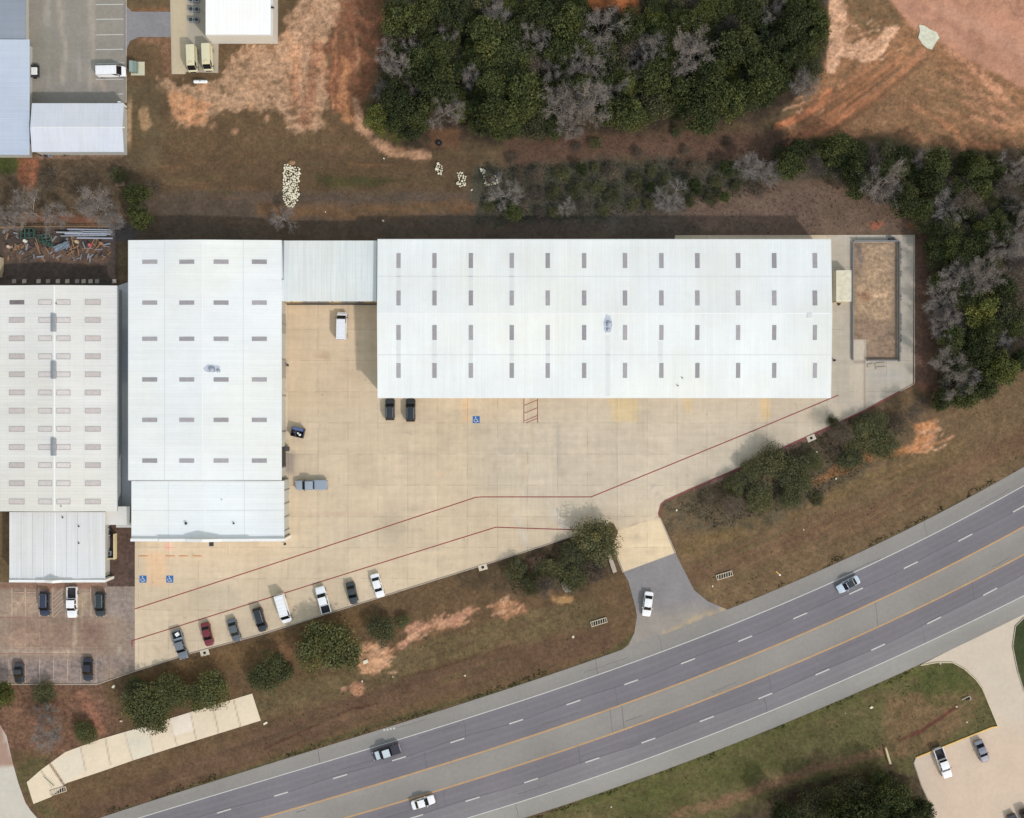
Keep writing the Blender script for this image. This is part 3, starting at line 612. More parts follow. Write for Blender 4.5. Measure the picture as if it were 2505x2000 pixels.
AF += [('p', [(415,1757),(465,1742),(474,1785),(425,1800)], (234,222,206), 3, .8, 0, 1), ('p', [(305,1790),(362,1772),(377,1845),(325,1858)], (220,214,194), 3, .6, 0, 1),
       ('p', [(130,1862),(197,1828),(209,1882),(163,1912)], (218,210,192), 3, .6, 0, 2), ('l', [[(123,1868),(158,1920)], 5], (120,92,78), 3, .95, 0, 1),
       ('e', (330,1815,24,8), (206,200,184), 10, .5, 0, 4)]
sheet('culvert_apron', AP, .05, M['pale'], (226,210,184), AF, cell=.3)

# ------------------------------------------------------------------ highway
LN = {
 'oN': [(247,2000),(425.5,1940),(640,1878.5),(917.5,1784),(1007,1752),(1260,1679),(1401,1640),(1499,1600),(1775.5,1489),(1865,1458),(2088,1355.5),(2240,1280),(2415,1190),(2505,1146)],
 'wN': [(350,2000),(488,1952),(640,1910.5),(910,1829),(1066,1779.6),(1250,1722),(1424.5,1663.5),(1643,1587.7),(1880,1491.5),(2103,1393),(2281.5,1302),(2505,1190)],
 'dN': [(548,1985.6),(687.7,1941),(832,1898),(976,1853.5),(1118.7,1809.7),(1262.6,1765.5),(1402.7,1719.7),(1544,1670),(1683,1618),(1823,1563),(1957.6,1504.6),(2094,1444),(2228,1380),(2361.5,1313.5),(2495,1245)],
 'yN': [(648,2000),(888,1927),(1066,1872),(1250,1815),(1448,1753),(1561,1709.7),(1716,1653),(1873,1589),(1954,1552),(2109,1485),(2261,1412),(2394.6,1346.6),(2505,1288.6)],
 'yS': [(852,2000),(989,1958),(1140.7,1907.5),(1250,1878),(1466,1808),(1573,1767.7),(1704,1720),(1873,1652),(2022.7,1589),(2147.7,1532.6),(2252,1483.5),(2421.4,1397),(2505,1358.5)],
 'dS': [(1018,1998),(1156,1953.6),(1299,1908),(1449,1859),(1586,1811.7),(1729,1758.8),(1872,1703),(2012,1642.7),(2148,1581.7),(2285,1516.7),(2422,1447.8)],
 'wS': [(1151,2000),(1240,1972),(1472,1892.6),(1656.5,1822.7),(1873,1747.5),(2019.7,1684),(2177.4,1614.5),(2391.6,1512),(2505,1455)],
 'oS': [(1295,2000),(1513.7,1916.5),(1870,1791),(2055,1709.7),(2177,1660.6),(2252,1625),(2505,1500)]}
LC = {}
for k, p in LN.items():
    p = np.array(p); c = np.polyfit((p[:,0]-1500)/1000, p[:,1], 3 if len(p) > 9 else 2); LC[k] = (c, p[0,0], p[-1,0])
def LY(k, x):
    c, a, b = LC[k]; a = min(a, 1300) if k in ('oS','wS','dS') else a
    d = np.polyder(c); t = lambda q: (q-1500)/1000
    if x < a: return np.polyval(c, t(a)) + np.polyval(d, t(a))*(x-a)/1000
    if x > b: return np.polyval(c, t(b)) + np.polyval(d, t(b))*(x-b)/1000
    return np.polyval(c, t(x))
def road():
    bands = [('oN','wN',(145,141,136),(140,137,133)), ('wN','dN',(124,120,126),(120,117,122)), ('dN','yN',(123,119,125),(120,117,122)),
             ('yN','yS',(145,141,136),(142,138,133)), ('yS','dS',(123,119,125),(122,118,123)), ('dS','wS',(132,128,132),(130,127,130)), ('wS','oS',(152,149,143),(147,144,139))]
    xs = np.arange(-700, 3200, 20.0); vs = []; fs = []; cs = []
    for (a, b, ca, cb) in bands:
        lanes = a[0] in 'wdy' and b[0] in 'wdy' and not (a == 'yN')
        ts = [0,.2,.35,.5,.65,.8,1]; mul = [1.03,.98,.94,1.03,.94,.98,1.0] if lanes else [1.0,1.02,1,1.0,1,.99,.97]
        base = len(vs)
        for x in xs:
            ya, yb = LY(a, x), LY(b, x)
            for t, m_ in zip(ts, mul):
                p = W(x, ya+(yb-ya)*t); vs.append((p.x, p.y, .024))
                c = [u*(1-t)+v*t for u, v in zip(lin(ca), lin(cb))]; k_ = m_*(.95+.1*float(vn(np.array(x/110.), np.array(t*2.+len(vs)*0), 3)))
                cs.append([q*k_ for q in c]+[0])
        n = len(ts)
        for i in range(len(xs)-1):
            for j in range(n-1):
                q = base+i*n+j; fs.append((q, q+1, q+n+1, q+n)[::-1])
    me = bpy.data.meshes.new('highway'); me.from_pydata(vs, [], fs); me.update(); set_col(me, np.array(cs))
    ro = link('highway', me, M['asphalt'], kind='structure')
    bm = bmesh.new()
    for k in ('wN','wS'):
        strip(bm, [W(x, LY(k, x)) for x in np.arange(-700, 3200, 20.0)], .17, .030)
    for k in ('dN','dS'):
        for (cx_, cy_) in LN[k]:
            strip(bm, [W(x, LY(k, x)) for x in (cx_-17, cx_, cx_+17)], .24, .030)
    bmo('white_lane_markings', bm, M['whitep'], ro)
    bm = bmesh.new()
    for k in ('yN','yS'):
        pts = [W(x, LY(k, x)) for x in np.arange(-700, 3200, 20.0)]
        for s in (-.11, .11):
            strip(bm, [p+Vector((.35*s, .93*s, 0)) for p in pts], .10, .030)
    bmo('yellow_centre_markings', bm, M['yellow'], ro)
    # dark sealed joint lines beside the dashes
    bm = bmesh.new()
    for k in ('dN','dS'):
        strip(bm, [W(x, LY(k, x)-2+3*math.sin(x*.021)) for x in np.arange(-200, 2700, 15.0)], .10, .0275)
    bmo('sealed_joint', bm, plain('joint_sealer', (92,89,93), .8, var=.3, scale=.2), ro)
    bm = bmesh.new(); rk = random.Random(12)
    for i in range(60):
        x = rk.uniform(200,2450); k0, k1 = rk.choice((('oN','wN'),('wN','dN'),('dN','yN'),('yN','yS'),('yS','dS'),('dS','wS'),('wS','oS'))); t = rk.uniform(.1,.9)
        if rk.random() < .5: pts = [W(x+u+rk.uniform(-2,2), LY(k0,x+u)*(1-t)+LY(k1,x+u)*t+rk.uniform(-.9,.9)) for u in range(0, rk.randrange(30,120), 9)]
        else: pts = [W(x+q*7+rk.uniform(-1,1), LY(k0,x+q*7)*(1-q)+LY(k1,x+q*7)*q) for q in (0,.25,.5,.75,1)]
        strip(bm, pts, rk.uniform(.05,.10), .0285)
    bmo('crack_seal', bm, bpy.data.materials['joint_sealer'], ro)
    bm = bmesh.new()
    for (a, b) in ((938,1786),(946,1785),(954,1783),(962,1782)):
        strip(bm, [W(a, b), W(a+4, b-1.5)], .35, .030)
    bmo('shoulder_paint_mark', bm, M['whitep'], ro)
road()

# ------------------------------------------------------------------ painted lines and kerbs of the lots
bm = bmesh.new()
strip(bm, [W(*p) for p in ((330,1489),(640,1388),(1164,1216),(1180,1215),(1446,1215),(1640,1136),(1850,1050),(2051,966))], .21, .036)
strip(bm, [W(*p) for p in ((322,1567),(760,1430),(1213,1289),(1240,1290),(1424,1296))], .21, .036)
strip(bm, [W(322,1567), W(324,1582)], .2, .036)
bmo('red_fire_lane_line', bm, M['red'], lot)
bm = bmesh.new()
for x in (1281.5, 1315): strip(bm, [W(x,974), W(x,1034)], .16, .036)
for y in (990,1009,1028): strip(bm, [W(1283,y+1), W(1314,y-12)], .14, .036)
strip(bm, [W(1286,1034), W(1314,1023)], .14, .036)
bmo('red_hatched_bay', bm, M['red'], lot)
def access_symbol(px, py, parent, z):
    c = W(px, py); s = .72
    bm = bmesh.new(); box(bm, c.x-s, c.y-s, z, c.x+s, c.y+s, z+.003)
    o = bmo('accessible_bay_symbol', bm, M['blue'], parent)
    bm = bmesh.new(); zz = z+.006
    pts = []
    for i in range(19):
        t = R(130 + 235*i/18); pts.append((c.x-.08+.36*math.cos(t), c.y-.14+.36*math.sin(t)))
    strip(bm, pts, .12, zz)
    strip(bm, [(c.x-.1,c.y+.36),(c.x-.04,c.y-.02),(c.x+.22,c.y-.02),(c.x+.36,c.y-.42),(c.x+.50,c.y-.38)], .13, zz+.002)
    strip(bm, [(c.x-.07,c.y+.16),(c.x+.2,c.y+.16)], .09, zz+.004)
    n = 10; vs = [bm.verts.new((c.x-.12+.13*math.cos(2*math.pi*i/n), c.y+.5+.13*math.sin(2*math.pi*i/n), zz)) for i in range(n)]; bm.faces.new(vs)
    bmo('wheelchair_figure', bm, M['whitep'], o)
for p in ((350,1416),(415.5,1416),(1165,1026)): access_symbol(p[0], p[1], lot, .034)
bm = bmesh.new()
for y in (10,46,84,120,193,229): strip(bm, [W(234 if y < 200 else 290, y+1), W(302,y)], .16, .027)
for y in (155,): strip(bm, [W(236,y+1), W(305,y-2)], .12, .027)
bmo('white_bay_line', bm, M['whitep'], TL)
bm = bmesh.new()
for x in (29,62,95,128,160,191,222,258): strip(bm, [W(x,1437), W(x+1,1508)], .11, .027)
for i in range(6): strip(bm, [W(131,1460+i*10), W(154,1438+i*10)], .10, .029)
for x in (22,62,97,131,165,198,235): strip(bm, [W(x,1612), W(x,1670)], .10, .027)
bmo('faded_bay_line', bm, M['creamp'], OLD)
bm = bmesh.new()
strip(bm, [W(-60,1510.5), W(130,1511)], .1, .0275); strip(bm, [W(-60,1598), W(222,1599)], .1, .0275)
bmo('faded_red_line', bm, plain('faded_red_paint',(150,96,84),.8,var=.25,scale=.7), OLD)
# kerbs
def kerb(pts, mat, parent, h=.15, wd=.16, z0=-.02, side=0):
    bm = bmesh.new(); ribbon_box(bm, [W(*p) for p in pts], wd, z0, h, side); bmo('kerb', bm, mat, parent)
kerb([(330,1642),(460,1599.5),(640,1551.5),(943,1456.5),(1260,1357.5),(1424,1303.5),(1498,1280)], M['kerb'], lot)
kerb([(1498,1336),(1524,1400)], M['kerb'], lot); kerb([(1652.5,1352),(1615,1266)], M['kerb'], lot)
kerb([(1614,1265),(1611.5,1256),(1617.5,1234),(1628,1224.5),(1687,1197.5),(1842,1129.5),(1925,1090.5),(2021,1047.5),(2119,1001.5),(2200,958)], M['redk'], lot, wd=.26)
kerb([(2201,957),(2234.5,939)], M['kerb'], lot); kerb([(2236.5,938),(2236.5,574)], M['kerb'], lot)
kerb([(-60,1673.5),(238,1673.5),(330,1641.5)], M['kerb'], OLD)
kerb([(309,130),(309,-60)], M['kerb'], TL); kerb([(309,250),(309,130)], M['kerb'], TL)
kerb([(2252,1627),(2290,1620),(2330,1620),(2359,1636),(2387,1662),(2403,1684),(2441,1776)], plain('pale_kerb',(212,200,168),.8,var=.12), SE)
kerb([(2440,1777),(2426,1779),(2241,1853)], M['yellowk'], SE, wd=.24)
kerb([(2240,1854),(2236,1866),(2254,1920),(2277,1970),(2300,2030)], M['kerb'], SE)
kerb([(2505,1691),(2489,1640),(2477,1580),(2484,1531),(2505,1510)], M['kerb'], SE)

# ------------------------------------------------------------------ buildings
class Roof:
    """gable or single-slope roof over a rectangle given in photo-plan pixels at eave height"""
    def __init__(s, x0, y0, x1, y1, eave, rise, axis='x', ridge=None, mono=None):
        a = W(x0, y1, eave); b = W(x1, y0, eave); s.X0, s.Y0, s.X1, s.Y1 = a.x, a.y, b.x, b.y
        s.e, s.r, s.axis, s.mono = eave, rise, axis, mono
        if ridge is None: s.rg = (s.Y0+s.Y1)/2 if axis == 'x' else (s.X0+s.X1)/2
        else:
            q = W(ridge, ridge, eave+rise); s.rg = q.y if axis == 'x' else q.x
    def z(s, x, y):
        if s.mono:
            t = {'n':(y-s.Y0)/(s.Y1-s.Y0), 's':(s.Y1-y)/(s.Y1-s.Y0), 'e':(x-s.X0)/(s.X1-s.X0), 'w':(s.X1-x)/(s.X1-s.X0)}[s.mono]
            return s.e + s.r*(1-t)
        if s.axis == 'x':
            return s.e + s.r*((y-s.Y0)/(s.rg-s.Y0) if y < s.rg else (s.Y1-y)/(s.Y1-s.rg))
        return s.e + s.r*((x-s.X0)/(s.rg-s.X0) if x < s.rg else (s.X1-x)/(s.X1-s.rg))
    def P(s, px, py, dz=0):
        z = s.e+s.r*.5
        for _ in range(4):
            p = W(px, py, z); z = s.z(p.x, p.y)
        p = W(px, py, z); return Vector((p.x, p.y, z+dz))
def roof_mesh(r, th=.14):
    bm = bmesh.new()
    if r.mono: xs, ys = [r.X0, r.X1], [r.Y0, r.Y1]
    elif r.axis == 'x': xs, ys = [r.X0, r.X1], [r.Y0, r.rg, r.Y1]
    else: xs, ys = [r.X0, r.rg, r.X1], [r.Y0, r.Y1]
    T = {}; B = {}
    for i, x in enumerate(xs):
        for j, y in enumerate(ys):
            z = r.z(x, y); T[i,j] = bm.verts.new((x,y,z)); B[i,j] = bm.verts.new((x,y,z-th))
    nx, ny = len(xs), len(ys)
    for i in range(nx-1):
        for j in range(ny-1):
            bm.faces.new((T[i,j],T[i+1,j],T[i+1,j+1],T[i,j+1])); bm.faces.new((B[i,j+1],B[i+1,j+1],B[i+1,j],B[i,j]))
    for i in range(nx-1):
        bm.faces.new((B[i,0],B[i+1,0],T[i+1,0],T[i,0])); bm.faces.new((T[i,ny-1],T[i+1,ny-1],B[i+1,ny-1],B[i,ny-1]))
    for j in range(ny-1):
        bm.faces.new((T[0,j],T[0,j+1],B[0,j+1],B[0,j])); bm.faces.new((B[nx-1,j],B[nx-1,j+1],T[nx-1,j+1],T[nx-1,j]))
    return bm
def walls_mesh(r, oh=.35, th=.14):
    if not isinstance(oh, (tuple, list)): oh = (oh,)*4
    bm = bmesh.new(); x0, y0, x1, y1 = r.X0+oh[0], r.Y0+oh[1], r.X1-oh[2], r.Y1-oh[3]
    ring = [(x0,y0)]
    if not r.mono and r.axis == 'y': ring += [(r.rg,y0)]
    ring += [(x1,y0)]
    if not r.mono and r.axis == 'x': ring += [(x1,r.rg)]
    ring += [(x1,y1)]
    if not r.mono and r.axis == 'y': ring += [(r.rg,y1)]
    ring += [(x0,y1)]
    if not r.mono and r.axis == 'x': ring += [(x0,r.rg)]
    lo = [bm.verts.new((x,y,0)) for x,y in ring]; hi = [bm.verts.new((x,y,r.z(x,y)-th-.004)) for x,y in ring]
    n = len(ring)
    for i in range(n): bm.faces.new((lo[i], lo[(i+1)%n], hi[(i+1)%n], hi[i]))
    return bm, (x0,y0,x1,y1)
def building(name, r, roofm, wallm, label, oh=.35, cat='building', group=None):
    c = Vector(((r.X0+r.X1)/2, (r.Y0+r.Y1)/2, 0))
    e = empty(name, c, label=label, cat=cat, group=group)
    def loc(bm):
        for v in bm.verts: v.co -= c
        return bm
    bmo('roof', loc(roof_mesh(r)), roofm, e)
    bm, rect = walls_mesh(r, oh); bmo('wall', loc(bm), wallm, e)
    e['_c'] = 0; del e['_c']
    return e, c, rect, loc
def seam_lines(r, e, c, segs, mat, wd=.1, name='roof_seam'):
    bm = bmesh.new()
    for (a, b) in segs:
        A, B = r.P(*a), r.P(*b); n = 8
        pts = [A.lerp(B, i/n) for i in range(n+1)]
        d = (B-A).normalized(); s = Vector((-d.y, d.x, 0)).normalized()*wd/2
        L = []
        for p in pts:
            u, v = p-s, p+s
            L.append([bm.verts.new(Vector((q.x,q.y,r.z(q.x,q.y)+.012))-c) for q in (u,v)] )
        for i in range(n): bm.faces.new((L[i][0],L[i+1][0],L[i+1][1],L[i][1]))
    bmo(name, bm, mat, e)
def skylight(r, e, c, px, py, wpx, hpx, mat, framed=None, ribs=True):
    A, B = r.P(px-wpx/2, py+hpx/2), r.P(px+wpx/2, py-hpx/2); ctr = Vector(((A.x+B.x)/2, (A.y+B.y)/2, 0))
    bm = bmesh.new(); n = 6; along_x = (B.x-A.x) > (B.y-A.y)
    def slab(x0, x1, y0, y1, h, ribbed):
        # ribs run the long way
        k = n if ribbed else 1
        for i in range(k):
            if along_x: a0, a1, b0, b1 = x0, x1, y0+(y1-y0)*i/k, y0+(y1-y0)*(i+1)/k
            else: a0, a1, b0, b1 = x0+(x1-x0)*i/k, x0+(x1-x0)*(i+1)/k, y0, y1
            hh = h+(.02 if i % 2 else 0)
            vs = [bm.verts.new(Vector((x,y,r.z(x,y)+hh))-c) for x,y in ((a0,b0),(a1,b0),(a1,b1),(a0,b1))]
            ve = [bm.verts.new(Vector((x,y,r.z(x,y)-.02))-c) for x,y in ((a0,b0),(a1,b0),(a1,b1),(a0,b1))]
            bm.faces.new(vs)
            for q in range(4): bm.faces.new((ve[q], ve[(q+1)%4], vs[(q+1)%4], vs[q]))
    slab(A.x, B.x, A.y, B.y, .03, ribs); o = bmo('skylight', bm, mat, e)
    if framed:
        bm = bmesh.new(); t = .09
        for (x0,x1,y0,y1) in ((A.x-t,B.x+t,A.y-t,A.y),(A.x-t,B.x+t,B.y,B.y+t),(A.x-t,A.x,A.y,B.y),(B.x,B.x+t,A.y,B.y)):
            vs = [bm.verts.new(Vector((x,y,r.z(x,y)+.075))-c) for x,y in ((x0,y0),(x1,y0),(x1,y1),(x0,y1))]
            ve = [bm.verts.new(Vector((x,y,r.z(x,y)-.02))-c) for x,y in ((x0,y0),(x1,y0),(x1,y1),(x0,y1))]
            bm.faces.new(vs)
            for q in range(4): bm.faces.new((ve[q], ve[(q+1)%4], vs[(q+1)%4], vs[q]))
        bmo('frame', bm, framed, o)
def gutter(e, c, x0, y0, x1, y1, z, mat, wd=.14):
    bm = bmesh.new(); a, b = Vector((x0,y0)), Vector((x1,y1)); d = (b-a).normalized(); n = Vector((-d.y,d.x))*wd/2
    vs = []
    for (p, zz) in ((a,0),(b,0)):
        for s in (-1,1):
            for h in (-.12,.0): vs.append(bm.verts.new(Vector((p.x+n.x*s, p.y+n.y*s, z+h))-c))
    for f in ((0,1,3,2),(4,6,7,5),(0,4,5,1),(2,3,7,6),(0,2,6,4),(1,5,7,3)): bm.faces.new([vs[i] for i in f])
    bmo('gutter', bm, mat, e)
def downspouts(e, c, pts, z, mat=None):
    for (x, y) in pts:
        bm = bmesh.new(); box(bm, x-.07-c.x, y-.07-c.y, 0, x+.07-c.x, y+.07-c.y, z); bmo('downspout', bm, mat or M['greymetal'], e)
def door(e, c, x, y, w_, h_, nrm, mat, name='roller_door'):
    """a door panel on a wall; nrm in 'nsew'"""
    bm = bmesh.new(); t = .04; dx, dy = {'n':(0,1),'s':(0,-1),'e':(1,0),'w':(-1,0)}[nrm]
    if dx: box(bm, x-c.x+(0 if dx>0 else -t), y-w_/2-c.y, .02, x-c.x+(t if dx>0 else 0), y+w_/2-c.y, h_)
    else: box(bm, x-w_/2-c.x, y-c.y+(0 if dy>0 else -t), .02, x+w_/2-c.x, y-c.y+(t if dy>0 else 0), h_)
    o = bmo(name, bm, mat, e)
    bm = bmesh.new()
    if name == 'roller_door': zz, q = .9, w_*.1
    else: zz, q = 1.0, w_*.35
    if dx: box(bm, x-c.x+(t if dx>0 else -t-.05), y+q-c.y-.08, zz, x-c.x+(t+.05 if dx>0 else -t), y+q-c.y+.08, zz+.06)
    else: box(bm, x+q-c.x-.08, y-c.y+(t if dy>0 else -t-.05), zz, x+q-c.x+.08, y-c.y+(t+.05 if dy>0 else -t), zz+.06)
    bmo('handle', bm, M['steel'], o)

M['doorg'] = plain('door_grey', (150,152,150), .6, var=.06, stretch=(.2,.2,6), scale=2)
M['lap'] = plain('lap_joint', (212,214,215), .6, var=.05)
M['ridgecap'] = plain('ridge_cap', (237,239,237), .5, var=.03)
# 1 long warehouse
r1 = Roof(923.5, 586, 2033, 971.5, 6.6, .85, 'x', 766)
b1, c1, q1, l1 = building('warehouse', r1, M['roofNS'], M['wall'], 'long white-roofed warehouse with forty-eight upright skylights in four rows')
COLS = (975,1063,1152,1252,1340,1429,1529,1618,1706,1805.6,1894,1993.5); ROWS = (637,728.5,813,905.7)
for i, x in enumerate(COLS):
    for j, y in enumerate(ROWS): skylight(r1, b1, c1, x, y, 10.6, 36.5, M['skylight'])
seam_lines(r1, b1, c1, [((924,675.5),(2032,675.5)),((924,867.5),(2032,867.5))], M['lap'], .12)
GRIME = plain('grime_streak',(219,222,221),.6,var=.03)
for sg_ in [((x,657),(x,708)) for x in COLS[:4]]+[((x,833),(x,885)) for x in COLS[:5]]+[((1487,820),(1487,968)),((1616,835),(1616,884))]: seam_lines(r1, b1, c1, [sg_], GRIME, .85, 'roof_streak')
seam_lines(r1, b1, c1, [((924,766),(2032,766))], M['ridgecap'], .25, 'ridge_cap')
gutter(b1, c1, r1.X0, r1.Y0-.08, r1.X1, r1.Y0-.08, 6.55, M['trim']); gutter(b1, c1, r1.X0, r1.Y1+.08, r1.X1, r1.Y1+.08, 6.55, M['trim'])
downspouts(b1, c1, [(x, q1[1]-.08) for x in np.linspace(q1[0]+4, q1[2]-4, 10)], 6.2)
for k, x in enumerate(np.linspace(q1[0]+8, q1[2]-8, 6)): door(b1, c1, x, q1[1], 3.6, 4.2, 's', M['doorg'])
for x in np.linspace(q1[0]+14, q1[2]-14, 5): door(b1, c1, x, q1[1], 1.0, 2.1, 's', M['trim'], 'personnel_door')
# 2 west warehouse and its office
r2 = Roof(315, 587, 687, 1174.5, 6.2, .7, 'y', 495.5)
b2, c2, q2, l2 = building('warehouse', r2, M['roofEW'], M['wall'], 'tall rectangular white warehouse with twenty-four lying skylights in four columns')
for i, x in enumerate((366.5,457,541,634.6)):
    for j, y in enumerate((640,740,828.5,928,1026.8,1126.5)): skylight(r2, b2, c2, x, y, 36.5, 10.6, M['skylight'])
seam_lines(r2, b2, c2, [((402.7,588),(402.7,1174)),((595,588),(595,1174))], M['lap'], .12)
seam_lines(r2, b2, c2, [((495.5,588),(495.5,1174))], M['ridgecap'], .25, 'ridge_cap')
gutter(b2, c2, r2.X1+.08, r2.Y0, r2.X1+.08, r2.Y1, 6.14, M['trim']); gutter(b2, c2, r2.X0-.08, r2.Y0, r2.X0-.08, r2.Y1, 6.14, M['trim'])
downspouts(b2, c2, [(q2[2]+.08, y) for y in np.linspace(q2[1]+2, q2[3]-16, 5)], 5.8)
for y in (q2[1]+4.2, q2[1]+22, q2[1]+31): door(b2, c2, q2[2], y, 4.0, 4.2, 'e', M['dark'] if y < q2[1]+5 else M['doorg'])
r2b = Roof(321.5, 1176, 695, 1316, 5.7, .2, 'y', 502)
b2b, c2b, q2b, l2b = building('office_building', r2b, M['roofEW'], M['wall'], 'low white office block with a peaked front parapet, joined to the west warehouse', oh=(.2,.3,.2,.0))
def parapet(e, c, r, x0, x1, y, prof, th=.55):
    """front parapet wall; prof = [(px, height above eave)]"""
    bm = bmesh.new(); F = []; B = []
    yy = r.Y0-.02
    for px, h in prof:
        x = W(px, y, r.e+h).x
        F.append(((x, yy-th), r.e+h)); B.append(((x, yy), r.e+h))
    n = len(prof)
    f = [bm.verts.new(Vector((p[0],p[1],z))-c) for p, z in F]; b = [bm.verts.new(Vector((p[0],p[1],z))-c) for p, z in B]
    f0 = [bm.verts.new(Vector((p[0],p[1],0))-c) for p, z in F]; bb = [bm.verts.new(Vector((p[0],p[1],0))-c) for p, z in B]
    for i in range(n-1):
        bm.faces.new((f[i],f[i+1],b[i+1],b[i])); bm.faces.new((f0[i],f0[i+1],f[i+1],f[i])); bm.faces.new((b[i],b[i+1],bb[i+1],bb[i]))
    bm.faces.new((f0[0],f[0],b[0],bb[0])); bm.faces.new((bb[-1],b[-1],f[-1],f0[-1]))
    bmo('parapet', bm, M['trim'], e)
parapet(b2b, c2b, r2b, 321, 695, 1318, [(319,.6),(388,.6),(388.5,.95),(455,.95),(455.5,1.15),(494,2.0),(540,1.15),(540.5,.95),(612,.95),(612.5,.6),(696,.6)])
seam_lines(r2b, b2b, c2b, [((502,1178),(502,1312))], M['ridgecap'], .3, 'ridge_cap')
seam_lines(r2b, b2b, c2b, [((412,1178),(412,1312)),((598,1178),(598,1312)),((322,1248),(694,1248))], M['lap'], .1)
def pipe(e, c, p, h, rad, mat, name='roof_vent'):
    bm = bmesh.new(); p = p-c; tube(bm, p-Vector((0,0,.1)), p+Vector((0,0,h)), rad, rad, 10); tube(bm, p+Vector((0,0,h)), p+Vector((0,0,h+.12)), rad*1.4, rad*.5, 10); bmo(name, bm, mat, e)
pipe(b2b, c2b, r2b.P(456,1279.5), .4, .2, M['dark']); pipe(b2b, c2b, r2b.P(572.5,1279.5), .35, .14, M['dark']); pipe(b2b, c2b, r2b.P(543,1222), .25, .08, M['steel'])
door(b2b, c2b, W(457,1320,0).x, r2b.Y0-.57, 1.8, 2.3, 's', M['glass'], 'entrance_door')
bm = bmesh.new(); p = W(517,1332,2.7)-c2b; box(bm, p.x-.45, p.y-.3, 2.6, p.x+.45, p.y+.75, 2.75); bmo('wall_lamp_hood', bm, M['dark'], b2b)
for px in (436,516,575): downspouts(b2b, c2b, [(W(px,1300,5).x, r2b.Y0-.64)], 5.0)
downspouts(b2b, c2b, [(q2b[2]+.08, y) for y in np.linspace(q2b[1]+1, q2b[3]-2, 4)], 5.2)
# roof fans
def roof_fan(e, c, p, s, ang, mat):
    bm = bmesh.new(); q = p-c
    rbox(bm, (q.x,q.y), (1.5*s,1.3*s,.55*s), ang, q.z-.15); bmo('roof_fan_curb', bm, M['greymetal'], e)
    bm = bmesh.new(); tube(bm, (q.x,q.y,q.z+.4*s), (q.x,q.y,q.z+.75*s), .62*s, .7*s, 16); tube(bm, (q.x,q.y,q.z+.75*s), (q.x,q.y,q.z+1.0*s), .7*s, .2*s, 16)
    bmo('roof_fan_hood', bm, mat, e)
def stain(r, e, c, px, py, wx, wy, mat):
    bm = bmesh.new(); n = 22; rg = random.Random(int(px)); ctr = r.P(px,py)
    vs = []
    for i in range(n):
        t = 2*math.pi*i/n; k = rg.uniform(.8,1.1); x = ctr.x+math.cos(t)*wx*k; y = ctr.y+math.sin(t)*wy*k
        vs.append(bm.verts.new(Vector((x,y,r.z(x,y)+.014))-c))
    bm.faces.new(vs); bmo('roof_stain', bm, mat, e)
M['stain'] = plain('soot_stain', (186,194,206), .7, var=.08, scale=1.0)
M['bluegrey'] = plain('blue_grey_hood', (168,174,190), .5, var=.1)
M['stainsoft'] = plain('faint_dust_stain', (222,227,233), .6, var=.03, scale=1.0)
stain(r1, b1, c1, 1486, 792, .85, 1.9, M['stain']); roof_fan(b1, c1, r1.P(1490,792), .62, .1, M['bluegrey']); roof_fan(b1, c1, r1.P(1488,806), .42, .1, M['bluegrey'])
stain(r2, b2, c2, 517, 900, 1.6, .8, M['stain']); roof_fan(b2, c2, r2.P(519,904), .68, .1, M['bluegrey']); roof_fan(b2, c2, r2.P(535,907), .42, .1, M['bluegrey'])
pipe(b1, c1, r1.P(1658,943), .3, .1, M['dark']); pipe(b1, c1, r1.P(1669,924), .25, .1, M['greenp'])
bm = bmesh.new(); p = r1.P(1980.5,771)-c1; rbox(bm, (p.x,p.y), (.95,.95,.14), 0, p.z-.06); bmo('roof_hatch', bm, M['lap'], b1)
# 3 link canopy building
r3 = Roof(688, 588, 922, 737, 5.5, .7, 'x', mono='n')
r3.z = lambda x, y: 5.5+.55*(1-(y-r3.Y0)/(r3.Y1-r3.Y0))
b3, c3, q3, l3 = building('link_building', r3, M['rooflink'], M['wallcream'], 'grey streaked link roof bridging the two white warehouses above the van', oh=(.02,.35,.02,.35))
bm = bmesh.new(); box(bm, q3[0]-c3.x, q3[1]-.16-c3.y, 5.15, q3[2]-c3.x, q3[1]-.002-c3.y, 5.32); bmo('door_track', bm, M['dark'], b3)
for i in range(7):
    x = q3[0]+2+i*2.7; bm = bmesh.new(); box(bm, x-c3.x-.08, q3[1]-.42-c3.y, 5.0, x-c3.x+.08, q3[1]-.17-c3.y, 5.35); tube(bm, (x-c3.x,q3[1]-.40-c3.y,5.2),(x-c3.x,q3[1]-.10-c3.y,4.7),.03); bmo('eave_bracket', bm, M['dark'], b3)
door(b3, c3, q3[0]+6, q3[1], 5.5, 4.4, 's', M['doorg']); door(b3, c3, q3[0]+13.5, q3[1], 4.5, 4.4, 's', M['doorg'])
bm = bmesh.new(); box(bm, q3[0]+.0-c3.x, q3[1]-.5-c3.y, .03, q3[2]-c3.x, q3[1]-.35-c3.y, .5); bmo('loading_kerb', bm, M['dark'], b3)
bm = bmesh.new(); a = r3.P(689,590)-c3; b_ = r3.P(694.5,684)-c3
for (x0,x1,y0,y1) in ((a.x,a.x+.08,b_.y,a.y),(b_.x-.08,b_.x,b_.y,a.y),(a.x+.08,b_.x-.08,b_.y,b_.y+.08),(a.x+.08,b_.x-.08,a.y-.08,a.y)): box(bm, x0,y0,5.4,x1,y1,r3.z(0,(y0+y1)/2+c3.y)+.22)
bmo('cable_tray', bm, M['greymetal'], b3)
